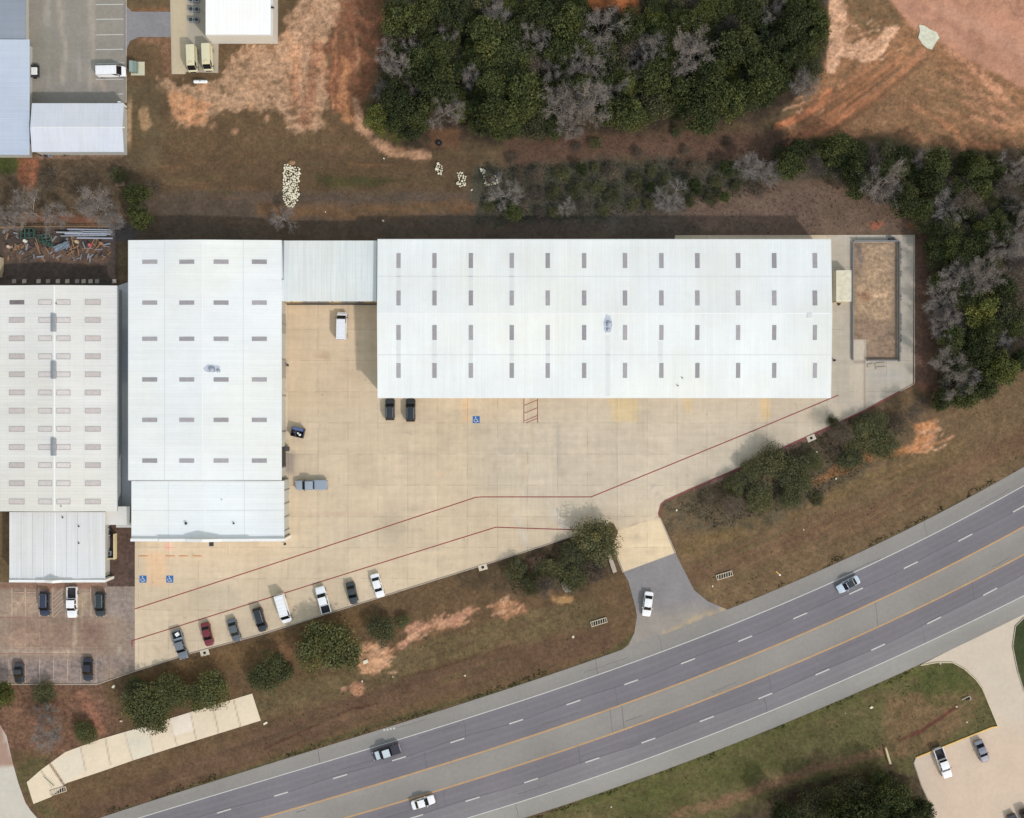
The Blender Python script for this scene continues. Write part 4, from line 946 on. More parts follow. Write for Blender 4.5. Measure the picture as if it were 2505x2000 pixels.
# 4 far-left workshop and its office
r4 = Roof(-20, 698, 286, 1250, 5.2, .9, 'y', 133)
b4, c4, q4, l4 = building('workshop', r4, M['roofold'], M['wall'], 'off-white workshop at the left edge with twelve rows of pale framed skylights', oh=(.4,.35,.9,.35))
rs = (739,782.7,827.6,871.6,915.7,960,1004.6,1049,1093.7,1137.8,1182,1226.7)
for i, (x, wd) in enumerate(((41.4,36),(111,31),(155.6,32),(227.6,36))):
    for j, y in enumerate(rs):
        if i == 2 and j in (): continue
        skylight(r4, b4, c4, x, y, wd, 11, M['skylight4'] if (i == 0 and j == 0) else (M['skylight3'] if i in (0,3) else M['skylight2']), framed=M['frame'] if not (i==0 and j==0) else None, ribs=False)
seam_lines(r4, b4, c4, [((133,699),(133,1249))], M['ridgecap'], .3, 'ridge_cap')
seam_lines(r4, b4, c4, [((60,700),(60,1249)),((206,700),(206,1249)),((170,700),(170,1249))], M['lap'], .06)
for (y0, y1) in ((769,811),(885,926),(1073,1114)):
    a, b_ = r4.P(132, y1)-c4, r4.P(132, y0)-c4; bm = bmesh.new(); z = a.z
    prof = [(-.5,z-.05),(-.5,z+.25),(-.36,z+.42),(0,z+.5),(.36,z+.42),(.5,z+.25),(.5,z-.05)]
    A = [bm.verts.new((a.x+p[0],a.y,p[1])) for p in prof]; B = [bm.verts.new((b_.x+p[0],b_.y,p[1])) for p in prof]
    for i in range(6): bm.faces.new((A[i],A[i+1],B[i+1],B[i]))
    bm.faces.new(A[::-1]); bm.faces.new(B); bmo('ridge_ventilator', bm, M['greymetal'], b4)
gutter(b4, c4, r4.X1+.08, r4.Y0, r4.X1+.08, r4.Y1, 5.14, M['steel'])
for (a, b_) in ((138,742),(150,1238)): pipe(b4, c4, r4.P(a,b_-400 if a==138 and False else b_), .2, .08, M['dark'])
r4b = Roof(23, 1252, 257, 1417, 4.6, .15, 'y', 135)
b4b, c4b, q4b, l4b = building('office_building', r4b, M['roofoffice'], M['wall'], 'grey streaky office roof with a small peaked parapet above the brown lot', oh=(.3,.3,.75,.0))
parapet(b4b, c4b, r4b, 23, 257, 1418, [(22,.35),(88,.35),(88.5,.6),(108,.65),(128,1.5),(150,.65),(178,.6),(178.5,.35),(257,.35)], .5)
seam_lines(r4b, b4b, c4b, [((135,1254),(135,1412))], M['ridgecap'], .2, 'ridge_cap')
seam_lines(r4b, b4b, c4b, [((x,1254),(x,1412)) for x in (52,80,107,163,190,218)], plain('dirty_lap',(184,186,190),.6,var=.12,scale=.3), .09)
for p in ((193.5,1287),(193.5,1328),(154,1265)): pipe(b4b, c4b, r4b.P(*p), .25, .12, M['dark'])
door(b4b, c4b, W(150,1420,0).x, r4b.Y0-.52, 1.8, 2.2, 's', M['glass'], 'entrance_door')
r4c = Roof(258, 1238.5, 317.5, 1283, 3.4, .25, 'x', mono='n')
b4c, c4c, q4c, l4c = building('connecting_canopy', r4c, plain('cream_membrane',(226,222,212),.7,var=.04), M['wallcream'], 'small cream flat canopy closing the alley between workshop and office', oh=(.3,.3,.3,.3), cat='canopy')
# 5 upper-left buildings
r5 = Roof(-140, 96, 72, 378, 3.8, .8, 'y', mono='w'); r5.z = lambda x, y: 3.8+.02*(r5.X1-x)
b5, c5, q5, l5 = building('storage_building', r5, M['roofblue'], M['wall'], 'long pale blue-grey roof at the left edge beside the upper lot', oh=(.3,.3,1.1,.3))
r5b = Roof(-140, -80, 63, 95, 3.6, .6, 'y', mono='w'); r5b.z = lambda x, y: 3.6+.02*(r5b.X1-x)
b5b, c5b, q5b, l5b = building('storage_building', r5b, M['roofdark'], M['wall'], 'darker slate-blue roof in the top left corner of the photo', oh=(.3,.3,1.0,.05))
seam_lines(r5, b5, c5, [((0,200),(72,198)),((0,290),(74,288))], plain('pale_lap',(198,206,222),.6,var=.05), .1)
r6 = Roof(78, 252, 303, 371, 3.8, .8, 'x', 311)
b6, c6, q6, l6 = building('shed', r6, M['roofblue2'], M['wall'], 'low gabled metal shed with a white south slope below the upper lot', oh=(.3,.25,.7,.25), cat='shed')
seam_lines(r6, b6, c6, [((79,311),(305,311))], M['trim'], .2, 'ridge_cap')
bm = bmesh.new(); p = W(305,260)-c6
for v in box(bm, p.x-.2, p.y-.3, .02, p.x+.4, p.y+.1, 3.4): pass
bmo('downspout', bm, M['trim'], b6)
r7 = Roof(503, -90, 662, 84, 5.0, .5, 'x', mono='s'); r7.z = lambda x, y: 5.0
b7, c7, q7, l7 = building('warehouse', r7, M['roofwhite'], M['wall'], 'bright white flat roof at the top edge above the two cream vans', oh=(.0,.0,.0,.0))
bm = bmesh.new(); box(bm, r7.X0-c7.x-.1, r7.Y0-c7.y-.14, 0, r7.X1-c7.x+.38, r7.Y0-c7.y-.003, 4.7); box(bm, r7.X1-c7.x+.003, r7.Y0-c7.y-.003, 0, r7.X1-c7.x+.38, r7.Y1-c7.y, 4.7)
bmo('lower_parapet', bm, plain('pale_grey_parapet',(206,206,202),.7,var=.05), b7)
bm = bmesh.new(); p = r7.P(664,17)-c7; box(bm, p.x-.1, p.y-.15, 4.6, p.x+.45, p.y+.15, 4.95); bmo('roof_scupper', bm, M['dark'], b7)
# condensers beside it
for i, (x, y) in enumerate(((470,2),(484,2),(470,25),(484,26),(470,51),(483,51))):
    e = empty('condenser_unit', W(x,y)+Vector((0,0,.03)), label='grey condenser with black fan, %s of the %s pair from the top' % ('left' if x < 475 else 'right', ordn(i//2+1)), cat='air conditioner', group='condensers beside the bright white roof')
    bm = bmesh.new(); box(bm, -.45,-.45,0,.45,.45,.85); bmesh.ops.bevel(bm, geom=bm.edges[:], offset=.04, affect='EDGES'); bmo('casing', bm, M['greymetal'], e)
    bm = bmesh.new(); tube(bm, (0,0,.84),(0,0,.92),.38,.36,18); bmo('fan_guard', bm, M['dark'], e)

# ------------------------------------------------------------------ walled sand yard at the east end
e = empty('walled_sand_yard', W(2140,740), label='brown sand pit behind low dark walls east of the long warehouse', cat='yard')
o_ = W(2140,740)
bm = bmesh.new()
def wallseg(bm, a, b, wd, z0, z1):
    A, B = W(*a)-o_, W(*b)-o_; ribbon_box(bm, [A, B], wd, z0, z1)
wallseg(bm, (2085,592),(2085,880),.22,0,.55); wallseg(bm, (2198,592),(2198,884),.22,0,.9); wallseg(bm, (2086.5,590),(2196.5,590),.22,0,.9); wallseg(bm, (2120,881),(2196.5,881),.22,0,.7)
bmo('wall', bm, plain('dark_block_wall',(128,128,128),.85,var=.15,scale=1), e)
sx = sheet('sand_floor', [(2087,593),(2195,593),(2195,879),(2119,879),(2119,830),(2087,830)], .045, painted('sand_floor', a1=.2, s1=.35, a2=.2, s2=1.2, bump=.5, grain=.05), (150,128,106), [
 ('p', [(2112,598),(2188,598),(2185,660),(2180,780),(2165,780),(2095,770),(2090,690),(2112,680)], (178,150,120), 14, .85, .6, 12),
 ('e', (2117,722,14,12), (146,108,82), 12, .8, .5, 8), ('e', (2150,718,26,10), (212,176,140), 12, .8, .7, 8), ('e', (2170,616,10,12), (144,126,108), 10, .8, .3, 6),
 ('p', [(2092,775),(2175,775),(2165,830),(2120,880),(2190,880),(2190,830),(2092,830)], (150,124,104), 14, .6, .5, 10),
 ('l', [[(2095,776),(2160,776)], 3], (196,166,132), 4, .7, .2, 2), ('l', [[(2100,600),(2108,640)], 12], (128,114,106), 8, .8, .5, 4)], cell=.5, parent=e)
sx.location = -o_
sx2 = sheet('floor_slab', [(2088,832),(2117,832),(2117,1000),(2088,1000)], .05, M['pale'], (198,184,164), [('l', [[(2117,832),(2117,1000)], 3], (150,134,118), 2, .8, 0, 0),('l', [[(2088,884),(2117,884)], 2], (120,110,100), 2, .8, 0, 0)], cell=.6, parent=e)
sx2.location = -o_
bm = bmesh.new(); rg = random.Random(8)
for (a, b) in ((610,648),(664,676),(722,735),(768,836),(846,862)):
    y = a
    while y < b:
        p = W(2201.5+rg.uniform(-.5,1), y)-o_; tube(bm, (p.x,p.y,0),(p.x+rg.uniform(-.1,.1),p.y,.35),.2,.16,7); y += 3.5
bmo('tyre_edging', bm, M['dark'], e)
bm = bmesh.new(); p = W(2179,586)-o_; rbox(bm, (p.x,p.y), (1.0,.8,.7), .2, 0); bmo('drain_box', bm, M['dark'], e)
# broken slab south of pit
e = empty('broken_slab', W(2150,897), label='broken pale concrete slab with dark crack just south of the sand yard', cat='concrete slab')
bm = bmesh.new(); oo = W(2150,897)
for poly in ([(2121,891),(2136,888),(2138,896),(2122,899)],[(2140,888),(2164,886),(2163,893),(2141,895)],[(2141,898),(2166,896),(2170,900),(2142,903)]):
    b = [bm.verts.new(W(*p)-oo+Vector((0,0,.035))) for p in poly]; t = [bm.verts.new(W(*p)-oo+Vector((0,0,.2))) for p in poly]
    bm.faces.new(t); 
    for i in range(4): bm.faces.new((b[i],b[(i+1)%4],t[(i+1)%4],t[i]))
bmo('slab_piece', bm, M['kerb'], e)
# shipping container
def container(px0, py0, px1, py1, h):
    a, b = W(px0,py1,h), W(px1,py0,h); c = Vector(((a.x+b.x)/2,(a.y+b.y)/2,.03))
    e = empty('shipping_container', c, label='cream shipping container standing between the long warehouse and sand yard', cat='container')
    w2, l2 = (b.x-a.x)/2, (b.y-a.y)/2
    bm = bmesh.new(); n = 26
    pts = []
    for i in range(n+1):
        y = -l2+2*l2*i/n; pts.append((w2-(.05 if (i//2)%2 else 0), y))
    ring = pts+[(-x, y) for x, y in pts[::-1]]
    lo = [bm.verts.new((x,y,.12)) for x,y in ring]; hi = [bm.verts.new((x,y,h-.1)) for x,y in ring]
    for i in range(len(ring)): bm.faces.new((lo[i],lo[(i+1)%len(ring)],hi[(i+1)%len(ring)],hi[i]))
    bmo('body', bm, plain('cream_container_paint',(218,212,190),.6,var=.08), e)
    bm = bmesh.new(); m = 24
    for i in range(m):
        y0 = -l2+.05+(2*l2-.1)*i/m; y1 = -l2+.05+(2*l2-.1)*(i+1)/m; z = h-(.03 if i % 2 else .0)
        box(bm, -w2+.06, y0, h-.12, w2-.06, y1, z)
    bmo('roof', bm, plain('stained_container_roof',(218,211,186),.65,var=.16,scale=1.1), e)
    bm = bmesh.new()
    for x in (-w2,w2-.1):
        for y in (-l2,l2-.1): box(bm, x,y,0,x+.1,y+.1,h+.01)
        box(bm, x,-l2+.1,h-.12,x+.1,l2-.1,h+.01); box(bm, x,-l2+.1,0,x+.1,l2-.1,.12)
    for y in (-l2,l2-.1): box(bm, -w2+.1,y,h-.12,w2-.1,y+.1,h+.01); box(bm, -w2+.1,y,0,w2-.1,y+.1,.12)
    bmo('frame', bm, plain('pale_frame_paint',(232,228,214),.5,var=.05), e)
    for s in (-1,1):
        bm = bmesh.new(); box(bm, min(0,s*(w2-.1))+.01, -l2-.02, .14, max(0,s*(w2-.1))-.01, -l2+.03, h-.14); d = bmo('door', bm, M['wallcream'], e)
        bm = bmesh.new(); tube(bm, (s*.3,-l2-.06,.2),(s*.3,-l2-.06,h-.2),.025); bmo('lock_rod', bm, M['steel'], d)
container(2046, 661, 2082.5, 736.5, 2.6)
for (x, y, h, lb) in ((2040,675,1.1,'short black bollard left of the cream container'),(2051,744,1.1,'short black bollard at the foot of the cream container'),(2040,881,1.1,'short black bollard near the southeast corner of the long warehouse'),(704,893,1.0,'small dark bollard beside the east wall of the west warehouse'),(697.5,1330,.9,'small dark bollard at the office corner by the parapet')):
    e = empty('bollard', W(x,y)+Vector((0,0,.03)), label=lb, cat='bollard', group='dark bollards around the warehouses')
    bm = bmesh.new(); tube(bm, (0,0,0),(0,0,h),.16,.16,12); tube(bm,(0,0,h),(0,0,h+.08),.16,.07,12); bmo('post', bm, M['dark'], e)
    bm = bmesh.new(); rbox(bm, (0,0), (.42,.42,.06)); bmo('base_plate', bm, M['dark'], e)

# ------------------------------------------------------------------ vehicles
PAINT = {}
def paint_mat(rgb):
    if rgb not in PAINT: PAINT[rgb] = plain('car_paint', rgb, .3, metal=.0, var=.03, coat=.6)
    return PAINT[rgb]
def loft(bm, st):
    """st: (y, half width, top z, bottom z)"""
    rows = []
    for (y, w_, zt, zb) in st:
        h = zt-zb
        half = [(w_*.88, zb), (w_, zb+h*.25), (w_, zb+h*.72), (w_*.95, zt-.035), (w_*.80, zt), (w_*.4, zt+.015), (0, zt+.02)]
        pts = [(x, z) for x, z in half] + [(-x, z) for x, z in half[-2::-1]]
        rows.append([bm.verts.new((x, y, z)) for x, z in pts])
    for i in range(len(rows)-1):
        for k in range(len(rows[0])-1): bm.faces.new((rows[i][k], rows[i][k+1], rows[i+1][k+1], rows[i+1][k]))
        bm.faces.new((rows[i][-1], rows[i][0], rows[i+1][0], rows[i+1][-1]))
    bm.faces.new(rows[0]); bm.faces.new(rows[-1][::-1])
SPEC = { # L, W, belt, roof z, glass base front, roof front, roof rear, glass base rear, hood z front
 'sedan':  dict(L=4.85,W=1.84,belt=.93,roof=1.44,gf=1.30,rf=2.08,rr=1.42,gr=.74,hz=.72,rz=.90),
 'suv':    dict(L=4.8,W=1.92,belt=1.08,roof=1.74,gf=1.15,rf=1.85,rr=.50,gr=.14,hz=.92,rz=1.02),
 'van':    dict(L=5.8,W=2.05,belt=1.25,roof=2.2,gf=.75,rf=1.55,rr=.14,gr=.05,hz=.98,rz=1.15),
 'stepvan':dict(L=5.2,W=1.9,belt=1.35,roof=2.6,gf=.22,rf=.85,rr=.10,gr=.04,hz=1.2,rz=1.3),
 'pickup': dict(L=6.1,W=2.02,belt=1.14,roof=1.86,gf=1.45,rf=2.15,rr=0,gr=0,hz=1.0,rz=1.1)}
def quad_panel(bm, P, inset, off):
    c = sum(P, Vector())/4; n = (P[1]-P[0]).cross(P[3]-P[0]).normalized()
    if n.dot(c-Vector((0,c.y*.5,.8))) < 0: n = -n
    Q = []
    for i, p in enumerate(P):
        a, b = (P[(i+1)%4]-p).normalized(), (P[i-1]-p).normalized()
        Q.append(p + a*inset + b*inset + n*off)
    v = [bm.verts.new(q) for q in Q]; u = [bm.verts.new(q-n*(off+.02)) for q in Q]
    bm.faces.new(v)
    for i in range(4): bm.faces.new((u[i],u[(i+1)%4],v[(i+1)%4],v[i]))
def vehicle(kind, label, px, py, d, rgb, L=None, cat=None, group=None, bed='open', roofrgb=None, zlift=.03, rack=False, cargo=None):
    s = dict(SPEC[kind]); 
    if L: s['L'] = L/PX
    Lh, Wd = s['L']/2, s['W']; dx, dy = d[0], -d[1]
    hgt = s['roof']*.5; c = W(px, py, hgt); c.z = zlift
    names = {'sedan':'sedan_car','suv':'suv_car','van':'panel_van','stepvan':'step_van','pickup':'pickup_truck'}
    e = empty(names[kind], c, math.atan2(-dx, dy), label=label, cat=cat or {'sedan':'car','suv':'car','van':'van','stepvan':'van','pickup':'pickup truck'}[kind], group=group)
    pm = paint_mat(rgb); w2 = Wd/2; b, zb = s['belt'], .24
    gf, rf = Lh-s['gf'], Lh-s['rf']
    if kind == 'pickup': cabL = 2.35; gr = gf-cabL-.05; rr = gr+.16; y_back = gr-.05
    else: gr, rr = -Lh+s['gr'], -Lh+s['rr']; y_back = -Lh
    st = []
    if kind == 'pickup': st += [(y_back, w2, b, zb), (y_back+.5, w2, b, zb)]
    else: st += [(-Lh, w2*.78, s['rz']-.14, .34), (-Lh+.07, w2*.9, s['rz']-.03, .27), (-Lh+.28, w2*.97, s['rz'], zb), (-Lh+.8, w2, s['rz']+.02 if kind=='sedan' else b, zb)]
    st += [((gr+gf)/2, w2, b, zb), (gf-.1, w2, b, zb), (gf+.06, w2*.995, b-.01, zb)]
    hl = Lh-gf
    st += [(Lh-hl*.45, w2*.97, (b+s['hz'])/2+.03, zb), (Lh-.2, w2*.90, s['hz']+.01, .26), (Lh-.06, w2*.80, s['hz']-.07, .3), (Lh, w2*.68, s['hz']-.18, .36)]
    bm = bmesh.new(); loft(bm, st)
    # cabin shell
    wb, wr = w2*.90, w2*(.81 if kind in ('sedan','suv','pickup') else .86)
    zb0, zr = b-.03, s['roof']
    B = [Vector((-wb,gr,zb0)),Vector((wb,gr,zb0)),Vector((wb,gf,zb0)),Vector((-wb,gf,zb0))]
    T = [Vector((-wr,rr,zr-.03)),Vector((wr,rr,zr-.03)),Vector((wr,rf,zr-.02)),Vector((-wr,rf,zr-.02))]
    bv = [bm.verts.new(p) for p in B]; ym = (rr+rf)/2
    tv = [bm.verts.new(p) for p in T]; m0 = bm.verts.new((0,rr,zr)); m1 = bm.verts.new((0,rf,zr+.01))
    a0 = bm.verts.new((-wr,ym,zr)); a1 = bm.verts.new((wr,ym,zr)); am = bm.verts.new((0,ym,zr+.035))
    bm.faces.new((bv[0],bv[1],tv[1],m0,tv[0])); bm.faces.new((bv[1],bv[2],tv[2],a1,tv[1])); bm.faces.new((bv[2],bv[3],tv[3],m1,tv[2])); bm.faces.new((bv[3],bv[0],tv[0],a0,tv[3]))
    bm.faces.new((tv[0],m0,am,a0)); bm.faces.new((m0,tv[1],a1,am)); bm.faces.new((a1,tv[2],m1,am)); bm.faces.new((am,m1,tv[3],a0))
    for s_ in (-1,1):      # wheel arches stay in the body as dark-free flares
        pass
    bmo('body', bm, pm, e, smooth=False)
    if roofrgb:
        bm = bmesh.new(); box(bm, -wr+.05, rr+.04, zr-.01, wr-.05, rf-.05, zr+.045); bmo('roof_panel', bm, paint_mat(roofrgb), e)
    ins = .05
    bm = bmesh.new(); quad_panel(bm, [B[3],B[2],T[2],T[3]], ins, .02); bmo('windshield', bm, M['glass'], e)
    if kind != 'stepvan':
        bm = bmesh.new(); quad_panel(bm, [B[0],B[1],T[1],T[0]], ins+.03 if kind != 'van' else .2, .02); bmo('rear_window', bm, M['glass'], e)
    for s_ in (0,1):
        if kind in ('van','stepvan'):
            k = .26
            if s_ == 0: P = [B[0].lerp(B[3],1-k),B[3],T[3],T[0].lerp(T[3],1-k)]
            else: P = [B[1].lerp(B[2],1-k),B[2],T[2],T[1].lerp(T[2],1-k)]
        else: P = [B[0],B[3],T[3],T[0]] if s_ == 0 else [B[1],B[2],T[2],T[1]]
        bm = bmesh.new()
        if kind in ('sedan','suv','pickup'):
            m_ = .5
            quad_panel(bm, [P[0], P[0].lerp(P[1],m_-.02), P[3].lerp(P[2],m_-.02), P[3]], .06, .015)
            quad_panel(bm, [P[0].lerp(P[1],m_+.02), P[1], P[2], P[3].lerp(P[2],m_+.02)], .06, .015)
        else: quad_panel(bm, P, .07, .015)
        bmo('side_window', bm, M['glass'], e)
        sg = -1 if s_ == 0 else 1
        bm = bmesh.new(); box(bm, min(sg*w2*.62, sg*w2*.84), Lh-.17, s['hz']-.22, max(sg*w2*.62, sg*w2*.84), Lh-.03, s['hz']-.06); bmo('headlight', bm, M['lamp'], e)
        bm = bmesh.new(); box(bm, min(sg*w2*.68, sg*w2*.92), -Lh-.012, .7 if kind != 'van' else .9, max(sg*w2*.68, sg*w2*.92), -Lh+.06, .9 if kind == 'sedan' else 1.05); bmo('tail_light', bm, M['tail'], e)
        bm = bmesh.new(); box(bm, min(sg*(w2-.02), sg*(w2+.20)), gf-.50, b-.02, max(sg*(w2-.02), sg*(w2+.20)), gf-.38, b+.13); bmo('mirror', bm, M['dark'] if kind != 'sedan' else pm, e)
        for yy in (Lh-.92, -Lh+(.95 if kind != 'pickup' else 1.2)):
            rad = .33 if kind == 'sedan' else .38
            bm = bmesh.new(); tube(bm, (sg*(w2-.2),yy,rad),(sg*(w2+.012),yy,rad),rad,rad,20); wh = bmo('wheel', bm, M['tyre'], e)
            bm = bmesh.new(); tube(bm, (sg*(w2+.005),yy,rad),(sg*(w2+.03),yy,rad),rad*.62,rad*.55,14); bmo('rim', bm, M['steel'], wh)
    bm = bmesh.new(); box(bm, -w2*.6, Lh-.03, .42, w2*.6, Lh+.015, s['hz']-.22); bmo('grille', bm, M['dark'], e)
    if kind in ('van',):
        bm = bmesh.new()
        for i in range(6):
            y = rr+.3+i*(rf-rr-.5)/5; box(bm, -wr+.12, y-.03, zr-.0, wr-.12, y+.03, zr+.05)
        bmo('roof_rib', bm, pm, e)
    if kind == 'suv' or rack:
        for sg in (-1,1):
            bm = bmesh.new(); box(bm, sg*(wr-.12)-.03, rr+.2, zr-.02, sg*(wr-.12)+.03, rf-.2, zr+.07); bmo('roof_rail', bm, M['greymetal'], e)
    if kind == 'stepvan':
        bm = bmesh.new(); rbox(bm, (0, rf-.55), (.7,.28,.18), 0, zr-.02); tube(bm, (-.45,rf-.35,zr+.05),(-.25,rf-.62,zr+.12),.05); tube(bm, (.45,rf-.35,zr+.05),(.25,rf-.62,zr+.12),.05); bmo('roof_vent', bm, M['wallcream'], e)
    if kind == 'pickup':
        y0, y1 = -Lh+.04, y_back-.03; bt = b-.02
        bm = bmesh.new()
        box(bm, -w2, y0+.06, zb+.1, -w2+.13, y1, bt); box(bm, w2-.13, y0+.06, zb+.1, w2, y1, bt); box(bm, -w2, y0, zb+.16, w2, y0+.06, bt); box(bm, -w2+.13, y1-.05, zb+.1, w2-.13, y1, bt)
        bmo('truck_bed', bm, pm, e)
        if bed == 'open':
            bm = bmesh.new(); box(bm, -w2+.13, y0+.06, .55, w2-.13, y1-.05, .68)
            for sg in (-1,1): box(bm, min(sg*(w2-.35),sg*(w2-.13)), (y0+y1)/2-.4, .68, max(sg*(w2-.35),sg*(w2-.13)), (y0+y1)/2+.4, .9)
            bmo('bed_liner', bm, M['liner'], e)
        else:
            bm = bmesh.new(); box(bm, -w2+.10, y0+.05, bt-.05, w2-.10, y1-.03, bt+.05); bmesh.ops.bevel(bm, geom=bm.edges[:], offset=.03, affect='EDGES'); bmo('bed_cover', bm, paint_mat(bed), e)
        bm = bmesh.new(); box(bm, -w2*.9, y0-.14, .45, w2*.9, y0-.002, .62); bmo('rear_bumper', bm, M['steel'], e)
        if cargo:
            bm = bmesh.new(); rbox(bm, (0,y1-.3), (Wd-.3,.4,.5), 0, .69); bmo('tool_box', bm, M['steel'], e)
            bm = bmesh.new(); rbox(bm, (-.1,y0+.7), (.8,.7,.45), .3, .69); bmo('cargo_box', bm, M['trim'], e)
    return e
WH = (236,238,240); BK = (40,42,46); GY = (118,124,130); DG = (66,70,74); NV = (44,50,72)
G1 = 'cars parked along the southern kerb of the concrete lot'; G2 = 'cars parked on the brown neighbouring lot'; G3 = 'vehicles driving on the highway'
vehicle('van', 'white cargo van parked crosswise in the upper left lot', 272,174, (1,-.02), WH, L=70)
vehicle('van', 'white van nosed up to the link building in the courtyard', 835.5,797, (.02,-1), WH, L=69)
vehicle('stepvan', 'left of two cream step vans on the service pavement', 470,143, (.04,1), (216,210,176), L=62, group='cream step vans')
vehicle('stepvan', 'right of two cream step vans on the service pavement', 507.5,140, (.04,1), (216,210,176), L=62, group='cream step vans')
GS = 'black cars at the south wall of the long warehouse'
vehicle('suv', 'smaller black suv at the south wall of the long warehouse, left one', 954,1000, (0,-1), (46,48,50), L=55, group=GS)
vehicle('suv', 'larger black suv at the south wall of the long warehouse, right one', 1004.5,1002, (0,-1), (38,40,42), L=58, group=GS)
vehicle('pickup', 'grey covered pickup parked sideways beside the west warehouse corner', 761,1186, (-1,.02), (156,166,178), L=77, bed=(150,160,172))
D = (.285,.958)
vehicle('pickup', 'grey pickup with loaded bed, leftmost car at the southern kerb', 440.5,1577, D, (112,118,124), L=71, group=G1, cargo=True)
vehicle('sedan', 'dark red sedan parked at the southern kerb', 507,1551, (.22,.97), (112,34,40), L=58, group=G1)
vehicle('sedan', 'dark grey sedan just right of the red one at the southern kerb', 573,1541, D, (88,94,98), L=58, group=G1)
vehicle('suv', 'black suv between the grey sedan and the white van', 636,1515, D, (40,42,44), L=60, group=G1)
vehicle('van', 'white van at the southern kerb of the concrete lot', 692.5,1488, D, WH, L=72, group=G1)
vehicle('pickup', 'white pickup with dark bed nosed inwards at the southern kerb', 790,1467, (-.27,-.96), WH, L=67, group=G1)
vehicle('sedan', 'black sedan between the white pickup and the white sedan', 861.5,1450, (.22,.97), (52,56,56), L=55, group=G1)
vehicle('sedan', 'white sedan, rightmost car at the southern kerb', 923.5,1432, (.27,.96), WH, L=60, group=G1)
vehicle('suv', 'navy suv with roof rails left of the hatched bay', 109,1476, (.0,1), (44,50,70), L=61, group=G2)
vehicle('pickup', 'white pickup with black bed beside the hatched bay', 176,1473, (.01,1), WH, L=75, group=G2)
vehicle('suv', 'dark green-black suv right of the white pickup on the brown lot', 245,1477, (.0,1), (44,52,52), L=61, group=G2)
vehicle('sedan', 'black sedan at the south edge of the brown lot, left one', 46.5,1646, (.02,1), (54,56,58), L=52, group=G2)
vehicle('sedan', 'dark navy sedan at the south edge of the brown lot, right one', 215,1637, (.0,1), (34,36,46), L=57, group=G2)
vehicle('sedan', 'white sedan leaving on the asphalt drive', 1584.5,1477, (-.13,.99), WH, L=61, zlift=.014)
vehicle('sedan', 'silver sedan with black roof on the far highway lanes', 2075,1429, (-.87,.49), (190,206,222), L=59, group=G3, roofrgb=(30,30,34), zlift=.024)
vehicle('pickup', 'dark pickup with pale roof and bonnet on the highway', 945,1840, (-.95,.31), (52,46,58), L=68, group=G3, roofrgb=(196,208,214), bed=(48,44,52), zlift=.024)
vehicle('sedan', 'white sedan on the near highway lanes at the bottom', 1035,1962, (.95,-.3), WH, L=58, group=G3, zlift=.024)
vehicle('pickup', 'white pickup with black bed in the southeast lot', 2307,1866, (.34,.94), WH, L=76, zlift=.018)
vehicle('sedan', 'grey sedan parked right of the pickup in the southeast lot', 2402,1837, (.37,.93), (120,124,136), L=57, zlift=.018)
vehicle('sedan', 'dark car roof edge at the bottom right, left one', 2484,2020, (.37,.93), (40,42,46), L=60, zlift=.018, group='dark cars cut by the bottom right edge')
vehicle('suv', 'dark car at the bottom right corner, right one', 2516,2008, (.37,.93), (36,38,44), L=60, zlift=.018, group='dark cars cut by the bottom right edge')
# pale bonnet on the dark pickup
hood = [o for o in bpy.data.objects if o.get('label','').startswith('dark pickup')][0]
bm = bmesh.new(); box(bm, -.82, 1.42, 1.10, .82, 2.25, 1.165); bmo('bonnet_panel', bm, paint_mat((186,200,206)), hood)
# small utility trailer poking from under the left roof
e = empty('utility_trailer', W(88,176)+Vector((0,0,.02)), label='small dark-framed trailer with white load beside the blue-grey roof', cat='trailer')
bm = bmesh.new()
for (x0,y0,x1,y1) in ((-.9,-1.2,.9,-1.05),(-.9,1.05,.9,1.2),(-.9,-1.05,-.75,1.05),(.75,-1.05,.9,1.05)): box(bm, x0,y0,.35,x1,y1,.85)
box(bm, -.75,-1.05,.4,.75,1.05,.46); bmo('frame', bm, M['dark'], e)
bm = bmesh.new(); rbox(bm, (0,0), (1.2,1.5,.55), 0, .46); bmesh.ops.bevel(bm, geom=bm.edges[:], offset=.1, affect='EDGES'); bmo('load', bm, M['trim'], e)
for sg in (-1,1):
    bm = bmesh.new(); tube(bm, (0,sg*1.22,.32),(0,sg*1.4,.32),.32,.32,14); bmo('wheel', bm, M['tyre'], e)

# ------------------------------------------------------------------ yard things
# transformer
e = empty('pad_transformer', W(331,168)+Vector((0,0,.0)), label='green-grey transformer box on a square pad beside the white van', cat='transformer')
bm = bmesh.new(); a = W(321,184)-W(331,168); b = W(354,151)-W(331,168); box(bm, a.x,a.y,-.02,b.x,b.y,.14); bmo('pad', bm, plain('pad_concrete',(200,196,170),.85,var=.06), e)
bm = bmesh.new(); vs = box(bm, -.7,-1.0,.141,.7,1.2,1.5); bmesh.ops.bevel(bm, geom=bm.edges[:], offset=.06, affect='EDGES'); bmo('cabinet', bm, plain('transformer_green',(122,140,132),.6,var=.1), e)
bm = bmesh.new(); box(bm, -.72,-1.02,1.501,.0,1.22,1.56); bmo('lid', bm, plain('transformer_lid',(140,156,150),.6,var=.1), e)
